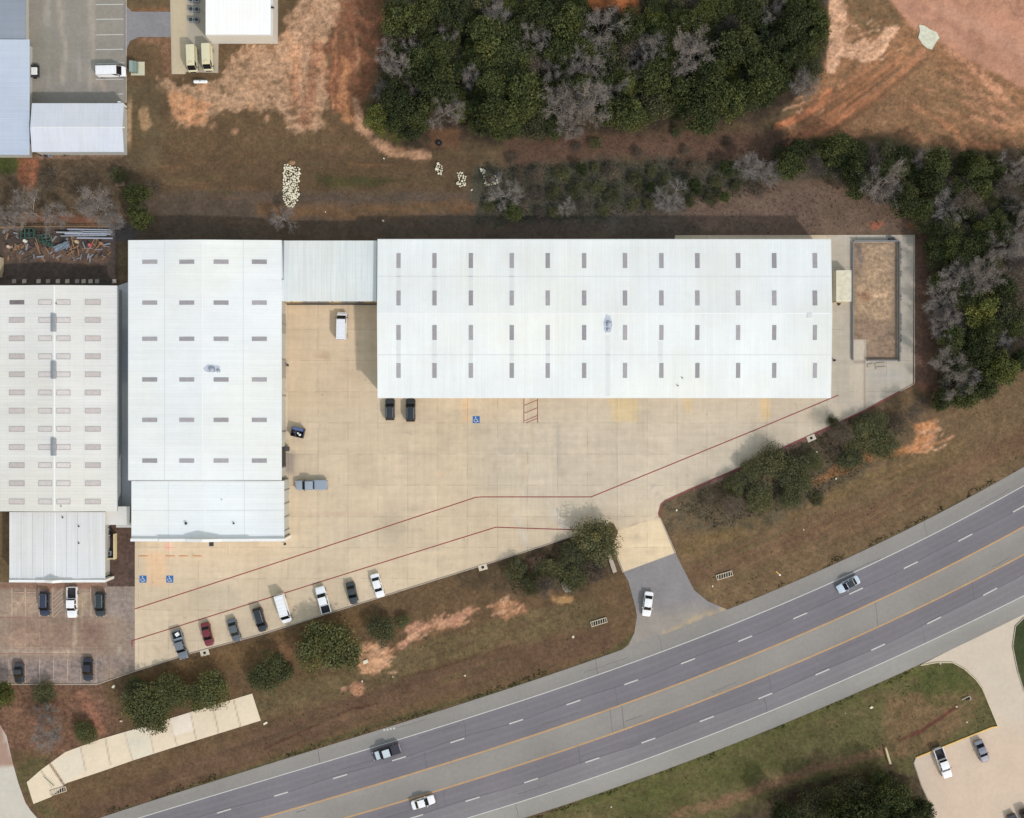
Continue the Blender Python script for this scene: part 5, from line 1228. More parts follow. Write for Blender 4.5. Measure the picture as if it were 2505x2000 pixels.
# tank
e = empty('propane_tank', W(493,202), label='long white tank on saddles just south of the cream vans', cat='tank')
bm = bmesh.new(); tube(bm, (-1.25,0,.75),(1.25,0,.75),.34,.34,18); tube(bm, (1.25,0,.75),(1.45,0,.75),.34,.12,18); tube(bm, (-1.25,0,.75),(-1.45,0,.75),.34,.12,18); bmo('shell', bm, M['trim'], e)
for x in (-.8,.8):
    bm = bmesh.new(); box(bm, x-.1,-.3,-.03,x+.1,.3,.45); bmo('saddle', bm, M['kerb'], e)
bm = bmesh.new(); tube(bm, (0,0,1.05),(0,0,1.25),.12,.1,12); bmo('valve_cover', bm, M['greymetal'], e)
# dumpster
e = empty('dumpster', W(730.5,1057)+Vector((0,0,.03)), R(-13), label='blue-rimmed open dumpster with white bag by the west warehouse', cat='dumpster')
bm = bmesh.new(); th = .06; X, Y, Z = 1.3, .95, 1.3
box(bm,-X,-Y,.1,X,-Y+th,Z); box(bm,-X,Y-th,.1,X,Y,Z); box(bm,-X,-Y+th,.1,-X+th,Y-th,Z); box(bm,X-th,-Y+th,.1,X,Y-th,Z); box(bm,-X+th,-Y+th,.1,X-th,Y-th,.2)
bmo('bin', bm, plain('dumpster_blue_black',(54,58,66),.6,var=.15), e)
bm = bmesh.new(); box(bm,-X+.1,Y-.55,Z+.001,X-.2,Y+.02,Z+.07); bmo('lid', bm, plain('dumpster_lid_blue',(84,100,142),.5,var=.12), e)
bm = bmesh.new(); rg = random.Random(3)
for i in range(9):
    x, y = rg.uniform(-1,1), rg.uniform(-.7,.3); bmesh.ops.create_icosphere(bm, subdivisions=2, radius=rg.uniform(.22,.36), matrix=Matrix.Translation((x,y,.9)) @ Matrix.Diagonal((1,1,.7,1)))
bmo('rubbish_bags', bm, plain('dark_bag',(50,52,58),.4,var=.2), e, smooth=True)
bm = bmesh.new(); bmesh.ops.create_icosphere(bm, subdivisions=2, radius=.3, matrix=Matrix.Translation((.55,-.35,1.2)) @ Matrix.Diagonal((1,.8,.6,1))); bmesh.ops.create_icosphere(bm, subdivisions=2, radius=.2, matrix=Matrix.Translation((.1,-.1,1.2))); bmo('white_bag', bm, M['trim'], e, smooth=True)
e = empty('utility_box', W(703,1097.5)+Vector((0,0,.03)), label='small dark utility box against the east wall south of the dumpster', cat='utility box')
bm = bmesh.new(); rbox(bm,(0,0),(1.0,.75,1.1)); bmesh.ops.bevel(bm, geom=bm.edges[:], offset=.05, affect='EDGES'); bmo('casing', bm, M['dark'], e)
bm = bmesh.new(); rbox(bm,(0,0),(1.1,.85,.08),0,1.1); bmo('lid', bm, plain('box_lid',(84,80,80),.6,var=.1), e)
# wheel stops
for i, (x, y) in enumerate(((351,1360),(417,1360),(449,1360),(483,1360))):
    e = empty('wheel_stop', W(x,y)+Vector((0,0,.03)), label='orange wheel stop above the blue accessible bays, %s from the left' % ordn(i+1), cat='wheel stop', group='orange wheel stops by the office front')
    bm = bmesh.new(); vs = box(bm, -.92,-.09,0,.92,.09,.12)
    for v in vs[4:]: v.co.y *= .6; v.co.x *= .98
    bmo('bar', bm, M['orange'], e)
for i, (x, y) in enumerate(((47,1448),(79,1448),(211,1449))):
    e = empty('wheel_stop', W(x,y)+Vector((0,0,.02)), label='pinkish worn wheel stop facing the grey office, %s from the left' % ordn(i+1), cat='wheel stop', group='worn wheel stops on the brown lot')
    bm = bmesh.new(); vs = box(bm, -.95,-.09,0,.95,.09,.13)
    for v in vs[4:]: v.co.y *= .6
    bmo('bar', bm, plain('worn_stop',(188,160,144),.8,var=.15), e)
# catch basins and culvert grates
for (x, y, a, lb) in ((1181,1387,15,'concrete catch basin with round hole at the lot kerb below the fire lane bend'),(501,1596,14,'concrete catch basin beside the kerb below the red sedan'),(1984,1071,24,'concrete catch basin beside the red kerb near the eastern trees')):
    e = empty('catch_basin', W(x,y), R(a), label=lb, cat='catch basin', group='catch basins along the lot kerb')
    bm = bmesh.new(); box(bm,-.9,-.6,-.02,.9,.6,.16); bmesh.ops.bevel(bm, geom=bm.edges[:], offset=.03, affect='EDGES'); bmo('slab', bm, plain('basin_concrete',(204,192,170),.85,var=.1), e)
    bm = bmesh.new(); tube(bm,(0,0,.161),(0,0,.175),.3,.3,20); bmo('opening', bm, M['tyre'], e)
for (x, y, a, lb) in ((1772,1407,17,'barred culvert end on the verge east of the drive'),(1465,1521,17,'barred culvert end on the verge west of the drive'),(143,1934,17,'barred culvert end at the foot of the pale concrete apron')):
    e = empty('culvert_end', W(x,y), R(a), label=lb, cat='culvert', group='sloped barred culvert ends')
    bm = bmesh.new(); L_ = 1.7
    box(bm,-L_,-.55,-.02,L_,-.42,.22); box(bm,-L_,.42,-.02,L_,.55,.22); box(bm,-L_,-.42,-.02,-L_+.13,.42,.22); box(bm,L_-.13,-.42,-.02,L_,.42,.22)
    bmo('frame', bm, plain('culvert_concrete',(196,184,160),.85,var=.12), e)
    bm = bmesh.new(); box(bm,-L_+.13,-.42,-.02,L_-.13,.42,.02); bmo('pit', bm, M['tyre'], e)
    for k in range(6):
        bm = bmesh.new(); xx = -L_+.45+k*(2*L_-.9)/5; vs = box(bm, xx-.07,-.42,.1,xx+.07,.42,.2)
        for v in vs: v.co.x += v.co.y*.25
        bmo('bar', bm, plain('bar_concrete',(190,180,158),.8,var=.1) if k == 0 and x == 1772 else bpy.data.materials['bar_concrete'], e)
# headwall beside the drive, drain pipe and marker post south-east, little concrete apron drain
def slabthing(name, label, cat, pts, z, mat):
    o = W(*pts[0]); bm = bmesh.new(); b = [bm.verts.new(W(*p)-o+Vector((0,0,-.02))) for p in pts]; t = [bm.verts.new(W(*p)-o+Vector((0,0,z))) for p in pts]
    bm.faces.new(t)
    for i in range(len(pts)): bm.faces.new((b[i],b[(i+1)%len(pts)],t[(i+1)%len(pts)],t[i]))
    x = bmo(name, bm, mat, None, label=label, cat=cat); x.location = o; return x
slabthing('concrete_headwall', 'narrow pale concrete headwall left of the drive mouth', 'headwall', [(1487,1362),(1492,1352),(1502,1376),(1509,1397),(1500,1401),(1494,1385)], .35, M['kerb'])
slabthing('concrete_headwall', 'thin pale concrete wall stub standing on the south verge by the wood', 'headwall', [(2163,1828),(2166,1826),(2172,1845),(2178,1865),(2174,1867),(2168,1848)], .7, plain('pale_stub',(206,196,160),.8,var=.1))
slabthing('manhole_slab', 'flat grey slab among bushes left of the drive', 'manhole', [(1372,1425),(1384,1418),(1396,1430),(1397,1447),(1384,1450),(1376,1440)], .12, plain('grey_slab',(140,132,124),.85,var=.15))
slabthing('concrete_block', 'small tan block lying in the dry grass north of the yard', 'block', [(284,445),(305,444),(306,455),(284,456)], .3, plain('tan_block',(142,118,96),.9,var=.1))
slabthing('concrete_block', 'small white slab lying right of the apron on the verge', 'block', [(644,1769),(653,1764),(655,1768),(646,1773)], .15, M['rock'])
slabthing('concrete_block', 'white block on the orange soil below the round tree', 'block', [(888,1616),(899,1612),(901,1620),(890,1624)], .3, M['rock'])
slabthing('concrete_block', 'bright white stone on the green southern median', 'block', [(2126,1731),(2132,1726),(2136,1729),(2131,1733)], .25, M['rock'])
slabthing('pale_tarp', 'crumpled pale sheet at the edge of the dirt road top right', 'tarp', [(2248,60),(2262,63),(2275,72),(2290,78),(2298,92),(2290,102),(2280,121),(2268,118),(2256,108),(2246,92),(2250,76)], .12, plain('pale_sheet',(206,206,184),.8,var=.2,scale=1.5))
e = empty('drain_pipe', W(2364,1709), R(26), label='short grey drain pipe mouth on the green corner by the curved kerb', cat='drain')
bm = bmesh.new(); box(bm,-1.0,.25,-.02,.7,.36,.25); box(bm,.7,-.4,-.02,.82,.36,.35); box(bm,.4,-.5,-.02,.7,-.4,.2); bmo('concrete_collar', bm, plain('collar',(190,184,166),.8,var=.1), e)
bm = bmesh.new(); box(bm,-.2,-.3,-.02,.69,.24,.03); bmo('opening', bm, M['tyre'], e)
e = empty('apron_drain', W(120,1910), R(-42), label='slotted drain let into the western tip of the pale apron', cat='drain')
bm = bmesh.new(); box(bm,-1.5,-.14,.0,1.5,-.04,.2); box(bm,-1.5,.14,.0,1.5,.24,.2); bmo('kerb_edge', bm, M['rock'], e)
bm = bmesh.new(); box(bm,-1.4,-.03,.0,1.4,.13,.07); bmo('slot', bm, M['tyre'], e)
# storm drain dots, marker stones (small bright things on the verges)
RK = []
def rock_mesh(seed, mat='rock'):
    rg = random.Random(seed); bm = bmesh.new(); bmesh.ops.create_icosphere(bm, subdivisions=1, radius=1)
    for v in bm.verts: v.co *= rg.uniform(.7,1.15)
    me = bpy.data.meshes.new('rock'); bm.to_mesh(me); bm.free(); me.materials.append(M[mat]); return me
RK = [rock_mesh(i) for i in range(5)]
rg = random.Random(21)
def rock(px, py, r_, z, label, group):
    o = bpy.data.objects.new('rock', RK[rg.randrange(5)]); COL.objects.link(o); o.location = W(px,py)+Vector((0,0,z))
    o.rotation_euler = (rg.uniform(0,3),rg.uniform(0,3),rg.uniform(0,3)); o.scale = (r_*rg.uniform(.8,1.3), r_*rg.uniform(.8,1.2), r_*rg.uniform(.6,.9))
    tag(o, label, 'rock', group)
def pile(poly, n, label, group, holes=(), rmin=.17, rmax=.36):
    P = np.array(poly, float); k = 0; done = []
    while k < n*40 and len(done) < n:
        k += 1; x = rg.uniform(P[:,0].min(), P[:,0].max()); y = rg.uniform(P[:,1].min(), P[:,1].max())
        if poly_sd(np.array([x]), np.array([y]), poly)[0] > 0: continue
        if any(math.hypot(x-h[0], y-h[1]) < h[2] for h in holes): continue
        if any(math.hypot(x-a, y-b) < 4.3 for a, b in done): continue
        done.append((x,y)); rock(x, y, rg.uniform(rmin,rmax), rg.uniform(.02,.3), label, group)
pile([(697,402),(716,402),(734,412),(736,425),(730,448),(731,470),(728,492),(718,506),(704,504),(694,488),(693,450),(694,425)], 150, 'pale rock in the long upright rubble heap north of the link roof', 'rocks of the long rubble heap', ((716,404,5),(719,427,4)))
pile([(1068,401),(1078,399),(1083,412),(1080,426),(1071,425),(1066,412)], 20, 'pale rock in the smallest ring-shaped rubble cluster, left of three', 'rocks of the left small cluster', ((1075,413,3.5),))
pile([(1118,422),(1130,420),(1132,430),(1143,430),(1138,440),(1138,452),(1124,457),(1117,447),(1124,438)], 24, 'pale rock in the middle of the three small rubble clusters', 'rocks of the middle small cluster', ((1127,438,4),))
pile([(1176,413),(1186,416),(1190,427),(1206,425),(1220,436),(1218,448),(1200,455),(1188,453),(1184,435),(1178,424)], 40, 'pale rock in the rightmost small rubble cluster beside the bare tree', 'rocks of the right small cluster', ((1206,441,4),))
e = empty('sandstone_boulder', W(714,397), label='tan boulder capping the top end of the long rubble heap', cat='rock')
bm = bmesh.new(); bmesh.ops.create_icosphere(bm, subdivisions=2, radius=1, matrix=Matrix.Diagonal((.8,.5,.45,1))); 
for v in bm.verts: v.co *= random.Random(int(v.co.x*99)).uniform(.85,1.1)
bmo('stone', bm, M['wood'], e)
for (x, y, s, lb) in ((939,387,.2,'tiny pale stone near the light soil curve'),(796,518,.2,'small white stone in the grass above the link roof'),(938,540,.3,'white stone in the shade north of the long warehouse'),(1154,464,.28,'lone pale stone right below the middle rubble cluster'),
      (278,1679,.45,'round white stone on red soil below the brown lot'),(297,1763,.4,'white stone left of the bushy trees above the apron'),(961,1955-300,.2,'small stone on the mown verge'),(1402,1557,.4,'round pale stone on the verge west of the drive mouth'),
      (1137,1652,.3,'small white litter scrap on the brown verge'),(1495,1973,.3,'white stone on the median south of the highway'),(2068,1744,.15,'tiny pale stone at the south shoulder'),(2300,1622,.3,'yellowish stone on the green corner kerb'),(2340,1728,.25,'pale stone beside the red gully'),
      (1966,1295,.2,'tiny white stone on the eastern verge'),(2045,1170,.3,'pale stone on orange soil below the eastern bushes'),(1998,1105,.3,'white stone between the eastern bushes'),(1655,1247,.25,'pale stone near the rounded red kerb'),(1743,1433,.25,'pale stone below the eastern culvert end'),(1347,1371,.35,'white stones pair by the dark bush left of the drive'),(886,1666,.25,'white stone at the small orange soil mound'),(2365,1766,.25,'pale stone near the yellow kerb')):
    rock(x, y, s, .03, lb, None)
e = empty('tractor_tyre', W(1074,350), label='black tyre lying on soil at the wood edge', cat='tyre')
bm = bmesh.new(); n = 20
ring = [[bm.verts.new(((.42+.24*math.cos(b))*math.cos(a), (.42+.24*math.cos(b))*math.sin(a), .2+.2*math.sin(b))) for b in [2*math.pi*j/8 for j in range(8)]] for a in [2*math.pi*i/n for i in range(n)]]
for i in range(n):
    for j in range(8): bm.faces.new((ring[i][j],ring[(i+1)%n][j],ring[(i+1)%n][(j+1)%8],ring[i][(j+1)%8]))
bmo('tread', bm, M['tyre'], e, smooth=True)
bm = bmesh.new(); tube(bm,(0,0,.02),(0,0,.18),.14,.1,10); bmo('hub', bm, M['steel'], e)
e = empty('yellow_marker', W(1902,1402), R(25), label='small yellow marker lying on the eastern verge above the highway', cat='marker')
bm = bmesh.new(); tube(bm,(-.1,.5,.08),(.25,-.35,.12),.1,.13,8); bmo('post', bm, M['yellowk'], e)
bm = bmesh.new(); rbox(bm,(.3,-.5),(.35,.3,.2),.3); bmo('base', bm, M['trim'], e)
# cream enclosure with condensers by the grey office
oE = W(275,1330); e = empty('equipment_fence', oE, label='cream low fence screening machinery right of the grey office', cat='fence')
def fseg(a, b, h=1.5):
    bm = bmesh.new(); ribbon_box(bm, [W(*a)-oE, W(*b)-oE], .2, 0, h); bmo('fence_panel', bm, plain('cream_fence',(216,204,164),.7,var=.08), e)
fseg((285,1304),(285,1366)); fseg((260,1364),(284,1364)); fseg((259,1286),(259,1362))
for i, (x, y, s) in enumerate(((268,1293,.7),(270,1308,.6),(270,1352,.9))):
    e = empty('condenser_unit', W(x,y), label='dark outdoor machine inside the cream fence, %s from the top' % ordn(i+1), cat='air conditioner', group='machines inside the cream fence')
    bm = bmesh.new(); rbox(bm,(0,0),(1.1*s,1.1*s,.9)); bmo('casing', bm, M['greymetal'] if i == 2 else M['dark'], e)
    bm = bmesh.new(); tube(bm,(0,0,.9),(0,0,.97),.4*s,.38*s,16); bmo('fan_guard', bm, M['steel'] if i != 2 else M['dark'], e)
rg2 = random.Random(5)
# scrap yard
def pole_thing(name, label, cat, a, b, rad, mat, z=.15, group=None):
    A, B = W(*a), W(*b); bm = bmesh.new(); tube(bm, (0,0,z), tuple(B-A+Vector((0,0,z))), rad, rad, 8); o = bmo(name, bm, mat, None, label=label, cat=cat, group=group); o.location = A; return o
lbs = ('uppermost','second','third','fourth','fifth','lowest')
for i, (a, b) in enumerate((((165,560),(272,562)),((170,566),(276,567)),((160,571),(272,572)),((150,577),(262,576)),((190,582),(277,583)),((140,568),(205,570)))):
    pole_thing('steel_pipe', 'grey pipe lying across the top of the scrap yard, %s of the bundle' % lbs[i], 'pipe', a, b, .13+.03*(i%3), M['steel'] if i%2 else M['bluegrey'], .15+.05*i, 'grey pipes in the scrap yard')
for i, (a, b) in enumerate((((88,580),(98,618)),((86,592),(100,622)),((170,600),(180,622)),((175,578),(182,605)),((182,612),(166,624)),((195,600),(170,612)),((0,557),(60,557)),((60,588),(65,606)),((190,600),(194,625)),((232,612),(246,596)))):
    pole_thing('timber_plank', 'weathered orange timber length in the scrap yard, %s of ten from the top list left' % ordn(i+1), 'plank', a, b, .11, M['wood'], .2, 'timber in the scrap yard')
for i, o in enumerate(sorted([o for o in bpy.data.objects if o.name.startswith('timber_plank')], key=lambda o: o.location.x)):
    o['label'] = 'orange-brown timber length in the scrap yard, %s from the left' % ordn(i+1)
for i, (x, y, sx_, sy_, a) in enumerate(((70,572,2.6,2.0,.03),(112,583,2.4,1.4,.1),(120,597,1.8,.8,-.4))):
    e = empty('green_machine_frame', W(x,y), a, label='faded green machine frame in the scrap yard, %s from the left' % ordn(i+1), cat='machinery', group='green frames in the scrap yard')
    bm = bmesh.new()
    for k in range(4): q = -sx_/2+sx_*k/3; box(bm, q-.05,-sy_/2,.1,q+.05,sy_/2,.9)
    for y_ in (-sy_/2, 0, sy_/2-.1): box(bm, -sx_/2,y_,.9,sx_/2,y_+.1,1.0)
    bmo('frame', bm, M['greenp'], e)
    bm = bmesh.new(); rbox(bm,(sx_*.15,0),(sx_*.4,sy_*.5,.5),.1,.2); bmo('hopper', bm, M['dark'], e)
e = empty('tarped_pile', W(152,603), .35, label='blue-grey tarp over a low pile in the scrap yard', cat='tarp')
bm = bmesh.new(); rbox(bm,(0,0),(3.2,1.1,.6)); bmesh.ops.subdivide_edges(bm, edges=bm.edges[:], cuts=4, use_grid_fill=True)
for v in bm.verts: v.co += Vector((rg2.uniform(-.1,.1),rg2.uniform(-.1,.1),rg2.uniform(-.12,.12) if v.co.z > .1 else 0))
bmo('tarp', bm, plain('blue_grey_tarp',(116,128,140),.6,var=.15), e)
for (x, y, rgb, lb) in ((222,600,(196,96,100),'pink-red drum in the scrap yard'),(64,590,(226,224,214),'white drum beside the green machine frame'),(24,604,(206,176,150),'tan tub ring at the left of the scrap yard'),(190,592,(196,176,140),'cream drum beside the tarped pile'),(250,596,(170,120,90),'rusty drum at the right of the scrap yard')):
    e = empty('steel_drum', W(x,y), label=lb, cat='drum', group='drums in the scrap yard')
    bm = bmesh.new(); tube(bm,(0,0,-.02),(0,0,.85),.32,.32,14); tube(bm,(0,0,.28),(0,0,.31),.34,.34,14); bmo('barrel', bm, plain('drum_paint',rgb,.6,var=.15), e)
for i, x in enumerate((35,60,95,118,142,165,189,205,222,238,280)):
    e = slabthing('paving_block', 'grey paving block along the workshop north wall, %s from the left' % ordn(i+1), 'block', [(x-5,683),(x+5,682),(x+5,692),(x-5,693)], .15, M['kerb'] if i % 3 else plain('paver_grey',(150,140,134),.9,var=.1)); e['group'] = 'paving blocks north of the workshop'
pole_thing('steel_pipe', 'long pale rail along the north edge of the scrap yard', 'rail', (0,556), (280,555), .07, M['wood'], .8)
slabthing('concrete_wall_stub', 'tan block wall end at the left edge of the scrap yard', 'wall', [(-20,630),(9,631),(9,660),(5,678),(-20,678)], 1.6, plain('tan_wall',(190,176,150),.8,var=.1))
e = empty('scrap_heap', W(215,605), label='low brown heap of scrap timber and metal at the yard centre', cat='scrap heap')
bm = bmesh.new()
for i in range(170):
    x, y = rg2.uniform(-17,4.5), rg2.uniform(-2.5,3.6); L_ = rg2.uniform(.4,1.8); vs = rbox(bm,(x,y),(L_,rg2.uniform(.1,.3),rg2.uniform(.08,.3)),rg2.uniform(0,3.1),-.02)
    mi = rg2.randrange(4)
    for f in vs[0].link_faces: pass
    for v in vs:
        for f in v.link_faces: f.material_index = mi
bmo('scrap_pieces', bm, [M['wood'], M['bark'], M['dark'], M['greymetal']], e)
# junk behind the shed
for (x, y, w_, lb) in ((108,377,.9,'dark junk bundle behind the shed, left one'),(128,380,.8,'dark junk bundle behind the shed, middle one'),(163,376,.5,'dark junk bundle behind the shed, right one')):
    e = empty('junk_bundle', W(x,y), label=lb, cat='junk')
    bm = bmesh.new()
    for k in range(7): rbox(bm,(rg2.uniform(-w_,w_),rg2.uniform(-.3,.3)),(rg2.uniform(.3,.8),.2,rg2.uniform(.2,.6)),rg2.uniform(0,3),-.02)
    bmo('pieces', bm, M['dark'] if x != 128 else M['greymetal'], e)

# ------------------------------------------------------------------ vegetation
def mesh_from(name, co, faces_n, mat, tint):
    """co (n*k,3) with k verts per face"""
    k = faces_n; n = len(co)//k; me = bpy.data.meshes.new(name); me.vertices.add(len(co)); me.vertices.foreach_set('co', co.astype(np.float32).reshape(-1))
    me.loops.add(n*k); me.loops.foreach_set('vertex_index', np.arange(n*k, dtype=np.int32)); me.polygons.add(n)
    me.polygons.foreach_set('loop_start', np.arange(0, n*k, k, dtype=np.int32)); me.update(calc_edges=True)
    C = np.ones((len(co),4)); C[:,:3] = tint; set_col(me, C); me.materials.append(mat); return me
def leaf_cards(ctr, size, rng, up=.55):
    n = len(ctr); d = rng.normal(size=(n,3)); d[:,2] = np.abs(d[:,2])*(.4+up)+.15; d /= np.linalg.norm(d,axis=1)[:,None]
    a = np.cross(d, rng.normal(size=(n,3))); a /= np.linalg.norm(a,axis=1)[:,None]+1e-9; b = np.cross(d, a)
    s = size[:,None]; asp = rng.uniform(.5,.9,(n,1))
    q = np.stack([ctr-a*s, ctr-b*s*asp, ctr+a*s, ctr+b*s*asp], 1)
    return q.reshape(-1,3)
def crown(seed, mat, n=2600, Rr=3.0, zc=4.6, hz=2.3, nclump=26, size=(.13,.26), loose=.0):
    rng = np.random.default_rng(seed)
    lob = rng.uniform(0, 6.28, 4)
    cl = []; 
    while len(cl) < nclump:
        p = rng.uniform(-1,1,3)
        if np.linalg.norm(p) > 1 or np.linalg.norm(p) < .35: continue
        if p[2] < -.6: continue
        t = math.atan2(p[1],p[0]); k = 1+.16*math.sin(2*t+lob[0])+.14*math.sin(3*t+lob[1])+.08*math.sin(5*t+lob[2])
        cl.append([p[0]*Rr*.8*k, p[1]*Rr*.8*k, zc+p[2]*hz])
    cl = np.array(cl); tone = rng.uniform(.62,1.5,nclump)
    rad = rng.uniform(.5,1.25,nclump)*Rr*.36; tone = tone**.75
    ci = rng.integers(0,nclump,n); d = rng.normal(size=(n,3)); d /= np.linalg.norm(d,axis=1)[:,None]
    r = rng.uniform(.45,1.0+loose,n)**.7
    ctr = cl[ci]+d*(rad[ci]*r)[:,None]*np.array([1,1,.75])
    q = leaf_cards(ctr, rng.uniform(size[0],size[1],n), rng)
    t = (tone[ci]*rng.uniform(.75,1.3,n))[:,None]*np.array([1,1,1])
    warm = rng.uniform(-.12,.12,nclump)[ci]; t = t*np.stack([1+warm,1+warm*.3,1-warm],1)
    return mesh_from('crown', q, 4, mat, np.repeat(t,4,axis=0)), cl
def prisms(segs, mat, name, tint=1.0):
    """segs: list of (p0,p1,r0,r1)"""
    S = np.array([np.concatenate([a,b,[r0,r1]]) for a,b,r0,r1 in segs]); p0, p1 = S[:,:3], S[:,3:6]; r0, r1 = S[:,6:7], S[:,7:8]
    d = p1-p0; d /= np.linalg.norm(d,axis=1)[:,None]+1e-9
    a = np.cross(d, np.array([.3,.5,.81])); a /= np.linalg.norm(a,axis=1)[:,None]+1e-9; b = np.cross(d,a)
    co = []; 
    for k in range(3):
        t0, t1 = 2.0944*k, 2.0944*(k+1)
        u0 = a*math.cos(t0)+b*math.sin(t0); u1 = a*math.cos(t1)+b*math.sin(t1)
        co.append(np.stack([p0+u0*r0,p0+u1*r0,p1+u1*r1,p1+u0*r1],1))
    co = np.concatenate(co,0).reshape(-1,3)
    return mesh_from(name, co, 4, mat, tint)
def twig_cloud(rng, tips, n, spread):
    ci = rng.integers(0, len(tips), n); c = tips[ci]+rng.normal(size=(n,3))*spread*.5
    d = rng.normal(size=(n,3)); d[:,2] = np.abs(d[:,2])*.6; d /= np.linalg.norm(d,axis=1)[:,None]
    L = rng.uniform(.2,.55,n)[:,None]; s = np.cross(d, rng.normal(size=(n,3))); s /= np.linalg.norm(s,axis=1)[:,None]; s *= rng.uniform(.02,.04,(n,1))
    return np.stack([c-s, c+s, c+d*L], 1).reshape(-1,3)
def grow(rng, p, d, L, r, lvl, segs, spread=.75, kids=(5,4,4,3), up=.25):
    n = 3; q = p
    pts = []
    for i in range(n):
        d = d+rng.normal(size=3)*.13+np.array([0,0,up*.12]); d /= np.linalg.norm(d); q2 = q+d*L/n
        segs.append((q,q2,r*(1-.22*i),r*(1-.22*(i+1)))); pts.append((q2,d)); q = q2
    if lvl <= 0: return
    k = kids[-lvl]
    for j in range(k):
        b, dd = pts[rng.integers(0 if lvl < 3 else 1, n)]
        nd = dd+rng.normal(size=3)*spread+np.array([0,0,up]); nd /= np.linalg.norm(nd)
        grow(rng, b, nd, L*rng.uniform(.5,.75), r*.55, lvl-1, segs, spread, kids, up)
def bare_tree_mesh(seed, Hh=7.0):
    rng = np.random.default_rng(seed); tr = []; br = []
    p = np.array([0,0,-.05]); lean = rng.normal(size=3)*.08; top = np.array([lean[0]*3, lean[1]*3, Hh*.35])
    tr.append((p, (p+top)/2, .2, .17)); tr.append(((p+top)/2, top, .17, .13))
    nl = 7
    for i in range(nl):
        t = 6.283*i/nl+rng.uniform(-.3,.3); el = rng.uniform(.35,1.1); d = np.array([math.cos(t)*math.cos(el), math.sin(t)*math.cos(el), math.sin(el)])
        grow(rng, top*rng.uniform(.75,1), d, Hh*rng.uniform(.30,.44), .075, 3, br, .62, (4,4,4), .10)
    tips = np.array([b[1] for b in br if b[3] < .03])
    tw = mesh_from('twigs', twig_cloud(rng, tips, 4200, .42), 3, M['twig'], 1.0)
    return prisms(tr, M['barebark'], 'trunk'), prisms(br, M['barebark'], 'branches'), tw
def limb_mesh(seed, cl, mat, zc, r=.17):
    rng = np.random.default_rng(seed); top = np.array([0,0,zc-1.5]); s = [(np.array([0,0,-.05]), top*.5, r, r*.85), (top*.5, top, r*.85, r*.7)]
    for c in cl[:14]:
        m = (top+c)/2+rng.normal(size=3)*.2; s.append((top,m,r*.45,r*.3)); s.append((m,c,r*.3,r*.1))
    return prisms(s, mat, 'trunk')
EV = []
for i in range(5):
    m, cl = crown(100+i, M['leafA'], n=6500, nclump=40+5*i, hz=2.1, size=(.09,.20), loose=.25); EV.append((m, limb_mesh(i, cl, M['bark'], 4.6)))
GG = []
for i in range(4):
    m, cl = crown(200+i, M['leafB'], n=9000, nclump=60+6*i, hz=1.2, zc=2.5, size=(.06,.14), loose=.35); GG.append((m, limb_mesh(20+i, cl, M['bark'], 2.5)))
YG = []
for i in range(2):
    m, cl = crown(300+i, M['leafC'], n=6000, nclump=36, hz=2.0, zc=3.8, size=(.08,.18), loose=.2); YG.append((m, limb_mesh(40+i, cl, M['bark'], 3.8)))
OL = []
for i in range(3):
    m, cl = crown(900+i, M['leafC2'], n=9000, nclump=60+6*i, hz=1.25, zc=2.6, size=(.07,.15), loose=.35); OL.append((m, limb_mesh(120+i, cl, M['bark'], 2.6)))
SH = []
for i in range(3):
    m, cl = crown(400+i, M['leafD'], n=4500, nclump=34, hz=1.2, zc=1.4, size=(.04,.11), loose=.6); SH.append((m, limb_mesh(60+i, cl, M['barebark'], 2.0, .07)))
BT = [bare_tree_mesh(500+i) for i in range(6)]
TW = []
for i in range(3):
    m, cl = crown(700+i, M['leafD'], n=6500, nclump=40, hz=1.8, zc=4.2, size=(.035,.10), loose=.7); TW.append((m, limb_mesh(90+i, cl, M['barebark'], 4.2, .14)))
SB = []
for i in range(2):
    m, cl = crown(600+i, M['leafB'], n=4500, nclump=30, hz=1.2, zc=1.2, size=(.06,.14), loose=.4); SB.append((m, limb_mesh(80+i, cl, M['bark'], 2.0, .07)))
TREES = []
KN = {'ol':('spreading_tree','olive tree',OL,'tree'),'tw':('twiggy_tree','fuzzy mauve-grey tree',TW,'tree'),'ev':('evergreen_tree','dark green tree',EV,'tree'),'gg':('evergreen_tree','grey-green tree',GG,'tree'),'yg':('leafy_tree','yellow-green tree',YG,'tree'),
      'bt':('bare_tree','bare grey tree',BT,'tree'),'sh':('bare_shrub','mauve-brown leafless shrub',SH,'shrub'),'sb':('green_shrub','dark green shrub',SB,'shrub')}
def tree(kind, px, py, rpx, area, label=None, sz=None, group=None):
    nm, desc, V_, cat = KN[kind]; k = rpx/PX/3.0
    zt = {'ol':2.8,'tw':4.4,'ev':5,'gg':2.8,'yg':4,'bt':4.5,'sh':1.5,'sb':1.3}[kind]*k
    c = W(px, py, zt); c.z = -.03
    if kind == 'bt': k *= .92
    e = empty(nm, c, rg.uniform(0,6.28), label=label, cat=cat, group=group); s = sz or rg.uniform(.9,1.12); e.scale = (k, k, k*s)
    i = rg.randrange(len(V_)); m1, m2 = V_[i][:2]
    if kind == 'bt':
        for n_, mm in (('trunk', m1), ('branches', m2), ('twigs', V_[i][2])): o = bpy.data.objects.new(n_, mm); COL.objects.link(o); o.parent = e
    else:
        for n_, mm in (('crown', m1), ('trunk', m2)): o = bpy.data.objects.new(n_, mm); COL.objects.link(o); o.parent = e
    TREES.append([e, px, py, rpx, area, kind, desc, label])
    return e
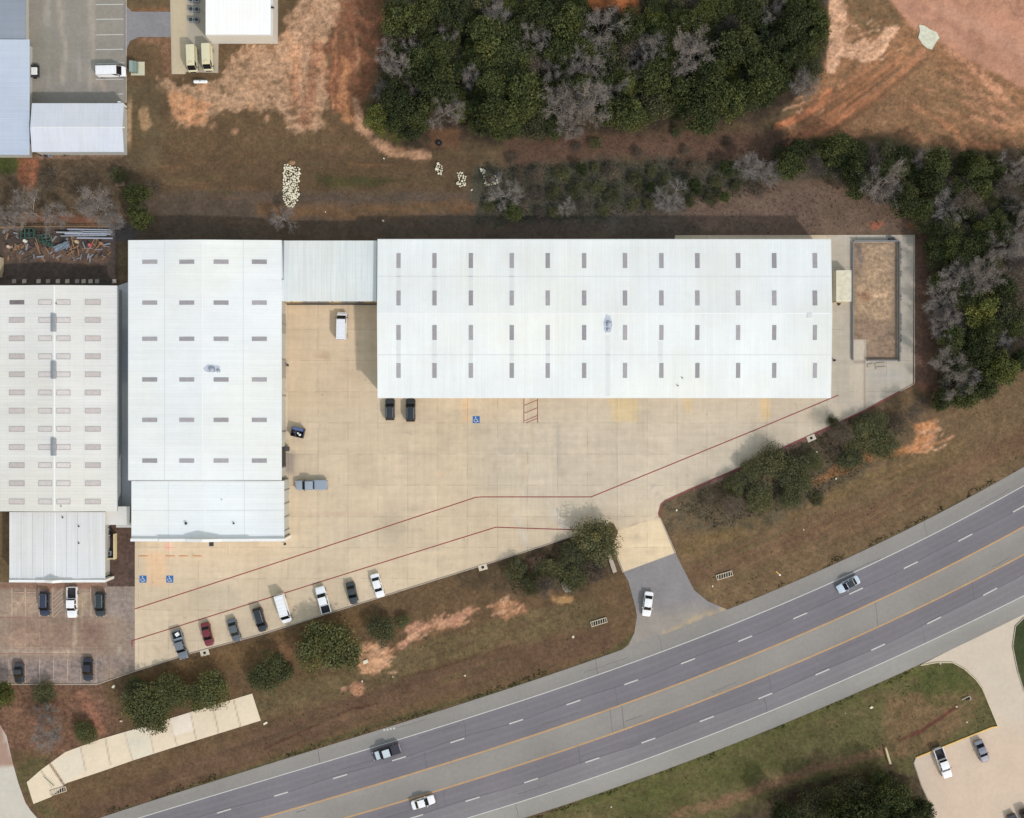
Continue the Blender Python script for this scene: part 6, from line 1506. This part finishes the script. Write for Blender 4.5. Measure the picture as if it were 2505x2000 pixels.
NW = [(965,-10),(1425,-10),(1440,28),(1560,36),(1575,-10),(2020,-10),(2012,110),(1995,170),(1900,235),(1850,270),(1700,290),(1600,285),(1500,300),(1390,320),(1300,318),(1200,335),(1130,315),(1120,295),(1060,300),(1010,335),(925,300),(905,275),(930,210),(950,130)]
def scatter(area, poly, rmin, rmax, gap, mix, n=4000, avoid=()):
    P = np.array(poly, float); pts = [(t[1],t[2],t[3]) for t in TREES]
    for _ in range(n):
        x, y = rg.uniform(P[:,0].min(),P[:,0].max()), rg.uniform(P[:,1].min(),P[:,1].max()); r_ = rg.uniform(rmin,rmax)
        if poly_sd(np.array([x]),np.array([y]),poly)[0] > -r_*.35: continue
        if any(math.hypot(x-a,y-b) < (r_+c)*gap for a,b,c in pts): continue
        if any(math.hypot(x-a,y-b) < c+r_*.6 for a,b,c in avoid): continue
        q = rg.random(); acc = 0
        for kd, pr in mix:
            acc += pr
            if q <= acc: break
        tree(kd, x, y, r_, area); pts.append((x,y,r_))
# named bare trees of the north wood, then the rest around them
for (x, y, r_) in ((970,158,36),(1305,92,32),(1470,70,38),(1440,165,34),(1365,180,30),(1375,255,40),(1440,260,44),(1680,145,44),(1590,120,30),(1100,75,24),(1095,268,34),(1395,310,26),(1885,20,30),(1560,175,26),(1500,225,26),(1150,190,24),(1960,212,30),(2018,-5,16)):
    tree('bt', x, y, r_*1.08, 'north wood', sz=1.5)
for (x, y, r_) in ((925,290,34),(1075,155,24),(1250,20,30),(1155,120,30),(1600,45,34),(1730,30,36),(1790,170,34),(1830,60,30),(1130,270,26)):
    tree('yg', x, y, r_*1.05, 'north wood')
scatter('north wood', NW, 40, 54, .62, (('ev',.7),('gg',.2),('tw',.1)), n=1200)
scatter('north wood', NW, 24, 44, .50, (('ev',.54),('gg',.20),('yg',.05),('bt',.09),('tw',.12)))
scatter('north wood', NW, 18, 26, .55, (('ev',.4),('gg',.15),('bt',.15),('tw',.3)), n=1500)
# middle scrub belt
for (x, y, r_) in ((1235,470,34),(1640,490,34),(1385,505,18),(1835,400,34),(1880,425,28)): tree('bt', x, y, r_, 'scrub belt')
scatter('scrub belt', [(1180,420),(1500,400),(1880,400),(1900,470),(1700,500),(1500,530),(1180,530)], 14, 26, .9, (('sb',.45),('sh',.45),('ev',.1)), n=900)
scatter('scrub belt', [(1240,330),(1700,300),(1900,300),(1980,350),(1880,395),(1600,390),(1250,395)], 12, 22, 1.15, (('sh',.6),('sb',.4)), n=26)
# east wood
for (x, y, r_) in ((2150,455,40),(2170,470,26),(2320,780,26),(2310,895,34),(2390,680,40),(2440,610,34),(2480,420,30),(2500,500,28),(2330,960,26),(2250,395,24),(2480,560,26)): tree('bt', x, y, r_*1.05, 'east wood', sz=1.45)
EW = [(1900,345),(2080,345),(2200,372),(2330,385),(2420,378),(2520,365),(2520,880),(2450,950),(2370,985),(2300,985),(2285,930),(2300,850),(2285,780),(2270,690),(2275,600),(2240,540),(2200,500),(2110,480),(2040,430),(1900,420)]
scatter('east wood', [(1905,345),(2080,340),(2210,368),(2340,382),(2430,374),(2530,362),(2530,470),(2300,480),(2200,440),(2040,425),(1920,420)], 26, 40, .5, (('ev',.6),('gg',.2),('tw',.2)), n=2500)
scatter('east wood', EW, 24, 46, .48, (('ev',.46),('gg',.2),('yg',.04),('bt',.08),('tw',.22)), n=9000)
scatter('east wood', EW, 16, 24, .56, (('ev',.35),('gg',.15),('bt',.12),('tw',.38)), n=1500)
# southern bushes and trees
T = tree
for (k, x, y, r_, lb) in (
 ('gg',1462,1322,56,'round grey-green tree leaning over the drive at the pointed lot end'),
 ('gg',1400,1362,34,'grey-green tree left of the round one by the drive'),
 ('gg',1345,1400,36,'grey-green tree farther left in the thicket by the drive'),
 ('sb',1260,1395,34,'low dark shrub at the left end of the thicket by the drive'),
 ('sb',1300,1430,30,'low dark shrub below the thicket by the drive'),
 ('sh',1450,1390,36,'brown leafless shrub under the round tree by the drive'),
 ('ol',798,1588,68,'largest round dark tree on the verge below the white pickup'),
 ('gg',932,1543,38,'medium dark tree right of the largest round tree'),
 ('gg',984,1520,18,'tiny dark tree at the right end of the southern row'),
 ('ol',655,1650,46,'green tree on the verge above the right end of the apron'),
 ('ol',352,1735,58,'large green tree overhanging the middle of the pale apron'),
 ('ol',425,1690,44,'green tree joining the two big trees above the apron'),
 ('ol',508,1697,48,'green tree overhanging the right part of the apron'),
 ('ol',330,1690,32,'small dark tree left behind the large apron tree'),
 ('ol',205,1795,28,'small green tree left of the large apron tree'),
 ('gg',105,1695,30,'small dark tree just below the brown lot'),
 ('yg',5,1700,32,'yellow-green tree at the left edge below the brown lot'),
 ('bt',120,1800,38,'bare grey tree on red soil left of the apron'),
 ('bt',110,1745,22,'small bare tree below the brown lot'),
 ('gg',1895,1130,54,'broad grey-green tree beside the red kerb, western one'),
 ('gg',1955,1165,56,'broad grey-green tree right of the first kerb tree'),
 ('gg',1860,1215,44,'grey-green tree low on the eastern verge'),
 ('gg',1800,1190,36,'small grey-green tree nearest the rounded red kerb'),
 ('sh',1740,1220,40,'brown leafless shrub nearest the rounded red kerb'),
 ('sh',1840,1165,34,'brown leafless shrub between kerb trees'),
 ('gg',2110,1065,50,'broad dark tree on the east verge by the orange soil, left one'),
 ('gg',2165,1085,50,'broad dark tree on the east verge by the orange soil, right one'),
 ('gg',2085,1120,40,'grey-green tree below the pair by the orange soil'),
 ('sb',2038,1030,20,'small shrub spilling over the red kerb'),
 ('sh',2050,1090,38,'brown leafless shrub between the kerb trees and the east pair'),
 ('sb',2000,1220,22,'low green shrub at the lower fringe of kerb trees'),
 ('gg',1845,1150,40,'grey-green tree just inside the red kerb, between the smaller shrubs'),
 ('gg',1935,1215,38,'grey-green tree at the lower middle of the kerb tree group'),
 ('gg',1990,1130,34,'grey-green tree joining the kerb tree group to its right end'),
 ('tw',1790,1240,36,'fuzzy mauve-grey tree at the lower left of the kerb tree group'),
 ('tw',2060,1060,36,'fuzzy mauve-grey tree between kerb group and the eastern pair'),
 ('gg',2150,1035,36,'grey-green tree topping the pair by the orange soil'),
 ('tw',2235,1010,34,'fuzzy mauve-grey tree above the orange soil on the east verge'),
 ('gg',1400,1415,36,'grey-green tree at the lower right of the drive thicket'),
 ('gg',1440,1350,34,'grey-green tree tucked below the round drive tree'),
 ('tw',1340,1435,30,'fuzzy mauve-grey tree at the bottom of the drive thicket'),
 ('ol',385,1720,44,'green tree between the large apron tree and its right neighbour'),
 ('gg',700,1645,20,'small green bush at the foot of the largest round tree'),
 ('sh',2200,1030,34,'brown leafless shrub at the top of the east verge'),
 ('sh',2270,985,30,'brown leafless shrub at the wood end above orange soil'),
 ('ev',2300,985,26,'dark green bush at the southern tip of the east wood'),
 ('bt',692,534,26,'small bare grey tree above the link roof'),
 ('bt',60,512,42,'bare grey tree above the scrap yard, left one'),
 ('bt',225,500,44,'bare grey tree above the scrap yard, middle one'),
 ('bt',275,535,30,'bare grey tree above the scrap yard, right one'),
 ('bt',5,540,28,'bare grey tree at the left edge above the scrap yard'),
 ('bt',140,520,26,'smallest bare tree above the scrap yard'),
 ('ev',340,528,30,'dark green tree at the northwest corner of the west warehouse'),
 ('ev',330,475,30,'dark green tree north of the west warehouse corner'),
 ('sb',290,430,24,'low dark shrub north of the scrap yard'),
 ('sh',120,440,34,'brown shrub in the strip below the shed'),
 ('sh',370,455,30,'brown shrub right of the dark green corner trees'),
 ):
    T(k, x, y, r_*(1.02 if k in ('gg','ol') and x < 1600 and y > 1000 else (.86 if x > 1700 else 1)), 'x', lb, sz=1.0 if k not in ('gg','ol') else .72)
for (x, y, r_) in ((1920,1995,36),(1985,1985,46),(2045,1955,42),(2105,1945,46),(2060,2010,50),(2130,1995,50),(2190,1955,44),(2200,2005,48),(2250,1985,34),(2150,1905,26)): tree('gg' if x % 2 else 'ev', x, y, r_, 'south wood')
# labels of the trees in the woods: rows from the top, counted from the left
AREA = {}
for t in TREES:
    if not t[7]: AREA.setdefault(t[4], []).append(t)
for area, L_ in AREA.items():
    band = {'north wood':45,'scrub belt':60,'east wood':60,'south wood':60}[area]; y0 = min(t[2] for t in L_)
    rows = {}
    for t in L_: rows.setdefault(int((t[2]-y0)//band), []).append(t)
    names = {'north wood':'the north wood','scrub belt':'the scrub belt','east wood':'the east wood','south wood':'the bottom-right wood'}
    for n_, rk in enumerate(sorted(rows)):
        for i, t in enumerate(sorted(rows[rk], key=lambda t: t[1])):
            big = 'broad ' if t[3] > 37 else ('small ' if t[3] < 25 else '')
            t[0]['label'] = '%s%s in %s, %s row down, %s from left' % (big, t[6], names[area], ordn(n_+1), ordn(i+1)); t[0]['group'] = 'plants of '+names[area]

# ------------------------------------------------------------------ ground cover one cannot count
PAVED = [LOT, [(-60,1424),(330,1430),(330,1640),(238,1674),(-60,1674)], [(60,-60),(309,-60),(309,254),(60,254)], [(302,10),(420,28),(420,90),(318,110),(308,125)], [(415,-60),(662,-60),(662,92),(535,94),(534,180),(420,182)],
         [(-190,690),(330,586),(700,576),(2237,572),(2237,940),(330,1440),(-190,1440)], [(-190,-90),(78,-90),(78,380),(-190,380)], [(78,250),(308,250),(308,376),(78,376)],
         [(1495,1330),(1655,1350),(1776,1489),(1500,1600)], [(-80,1772),(0,1772),(62,1962),(130,2060),(-80,2060)], AP, [(2252,1618),(2330,1614),(2388,1655),(2442,1775),(2240,1855),(2296,2060),(2620,2060),(2620,1430)]]
def on_grass(x, y):
    ok = np.ones(x.shape, bool)
    for P in PAVED: ok &= poly_sd(x, y, P) > 2.5
    yn = np.array([LY('oN', q) for q in np.arange(-100,2650,10)]); ys = np.array([LY('oS', q) for q in np.arange(-100,2650,10)]); xs = np.arange(-100,2650,10)
    ok &= (y < np.interp(x, xs, yn)-2) | (y > np.interp(x, xs, ys)+2)
    # grass tongue at the right edge of the southeast lot
    return ok
def cover(name, n, seed, hgt, wid, mulr, cat, label, region=None, extra=None, clump=0, blades=2):
    rng = np.random.default_rng(seed); q_ = 60 if name == 'roadside_weeds' else 2; x = rng.uniform(-40,2545,n*q_); y = rng.uniform(-40,2040,n*q_)
    if name == 'roadside_weeds':
        k = y > 1100; x, y = x[k], y[k]
    if clump:
        dens = fbm(x/60,y/60,seed,3); k = dens > clump; x, y = x[k], y[k]
    k = on_grass(x, y)
    if region is not None:
        m = np.zeros(x.shape, bool)
        for P in region: m |= poly_sd(x+(fbm(x/20,y/20,3)-.5)*30, y+(fbm(x/20,y/20,9)-.5)*30, P) < 0
        k &= m
    x, y = x[k][:n], y[k][:n]; m = len(x)
    C = extra(x,y,rng) if extra is not None else paint(x, y, (104,88,66), GF, 11)[:,:3]
    if extra is None:
        keep = C[:,0] < lin((158,0,0))[0]; x, y, C, m = x[keep], y[keep], C[keep], int(keep.sum())
    C = C*rng.uniform(mulr[0], mulr[1], (m,1))
    px = (x-CX)/PX; py = (CY-y)/PX; co = []; cc = []
    for b in range(blades):
        a = rng.uniform(0,6.28,m); h = rng.uniform(hgt[0],hgt[1],m); w_ = rng.uniform(wid[0],wid[1],m); le = rng.uniform(.2,1.0,m)*h; la = rng.uniform(0,6.28,m)
        z = np.full(m,-.035); ca, sa = np.cos(a), np.sin(a)
        co.append(np.stack([np.stack([px-ca*w_,py-sa*w_,z],1), np.stack([px+ca*w_,py+sa*w_,z],1), np.stack([px+np.cos(la)*le,py+np.sin(la)*le,z+h],1)],1)); cc.append(C)
    co = np.concatenate(co).reshape(-1,3); cc = np.repeat(np.concatenate(cc),3,axis=0)
    me = mesh_from(name, co, 3, M['litter'], cc)
    link(name, me, M['litter'], label=label, cat=cat, kind='stuff')
cover('grass', 150000, 1, (.03,.12), (.03,.09), (.8,1.3), 'grass', 'dry brown and olive grass covering the open ground', clump=.3)
def gcol(x,y,rng):
    t = rng.uniform(0,1,(len(x),1)); return np.array(lin((74,84,46)))*(1-t)+np.array(lin((96,96,58)))*t
cover('weeds', 4200, 2, (.08,.22), (.08,.18), (.8,1.2), 'weeds', 'scattered dark green weeds on the verges and road edge', extra=gcol, clump=.60,
      region=[[(240,2010),(640,1880),(940,1780),(1500,1600),(1560,1550),(1550,1400),(1300,1470),(1000,1580),(700,1700),(640,1760)],[(1660,1350),(2505,1050),(2505,1150),(1775,1490)],[(1295,2010),(2250,1628),(2330,1620),(2440,1770),(2240,1850),(1900,1900),(1600,2010)],[(1640,1240),(2230,1000),(2200,1110),(1700,1350)]], blades=5)
EDGE = [[(q, LY('oN',q)-11) for q in range(240,1500,40)]+[(q, LY('oN',q)+1) for q in range(1480,240,-40)], [(q, LY('oN',q)-10) for q in range(1790,2520,40)]+[(q, LY('oN',q)+1) for q in range(2500,1790,-40)], [(q, LY('oS',q)-1) for q in range(1300,2250,40)]+[(q, LY('oS',q)+9) for q in range(2240,1300,-40)]]
cover('roadside_weeds', 9000, 7, (.06,.22), (.06,.16), (.7,1.25), 'weeds', 'ragged dark green weeds fringing the highway shoulders', extra=gcol, region=EDGE, clump=.47, blades=4)
def ucol(x,y,rng):
    t = rng.uniform(0,1,(len(x),1)); u = rng.uniform(0,1,(len(x),1)); a = np.array(lin((74,66,50)))*(1-t)+np.array(lin((96,86,84)))*t; return np.where(u<.35, np.array(lin((66,72,42))), a)
cover('undergrowth', 120000, 3, (.08,.45), (.03,.10), (.7,1.3), 'undergrowth', 'dark tangled brush and leaf litter under the woods', extra=ucol, region=[NW, EW, [(1180,400),(1900,390),(1900,470),(1500,535),(1180,540)], [(1640,1240),(2100,1010),(2230,1040),(2060,1190),(1760,1290)], [(1230,1360),(1440,1300),(1500,1345),(1440,1430),(1250,1450)], [(1880,1930),(2180,1880),(2280,2020),(1880,2020)]], blades=3)
def bcol(x,y,rng):
    t = rng.uniform(0,1,(len(x),1)); return np.array(lin((96,78,66)))*(1-t)+np.array(lin((116,104,98)))*t
cover('brush', 30000, 4, (.1,.4), (.03,.09), (.75,1.25), 'brush', 'thin brown brush along the strip between wood and warehouses', extra=bcol, region=[[(1240,310),(1980,300),(2040,400),(1240,410)],[(0,385),(330,385),(330,550),(0,550)],[(2240,520),(2300,540),(2290,960),(2240,950)],[(1480,500),(2100,440),(2230,560),(1300,572)]], blades=3)
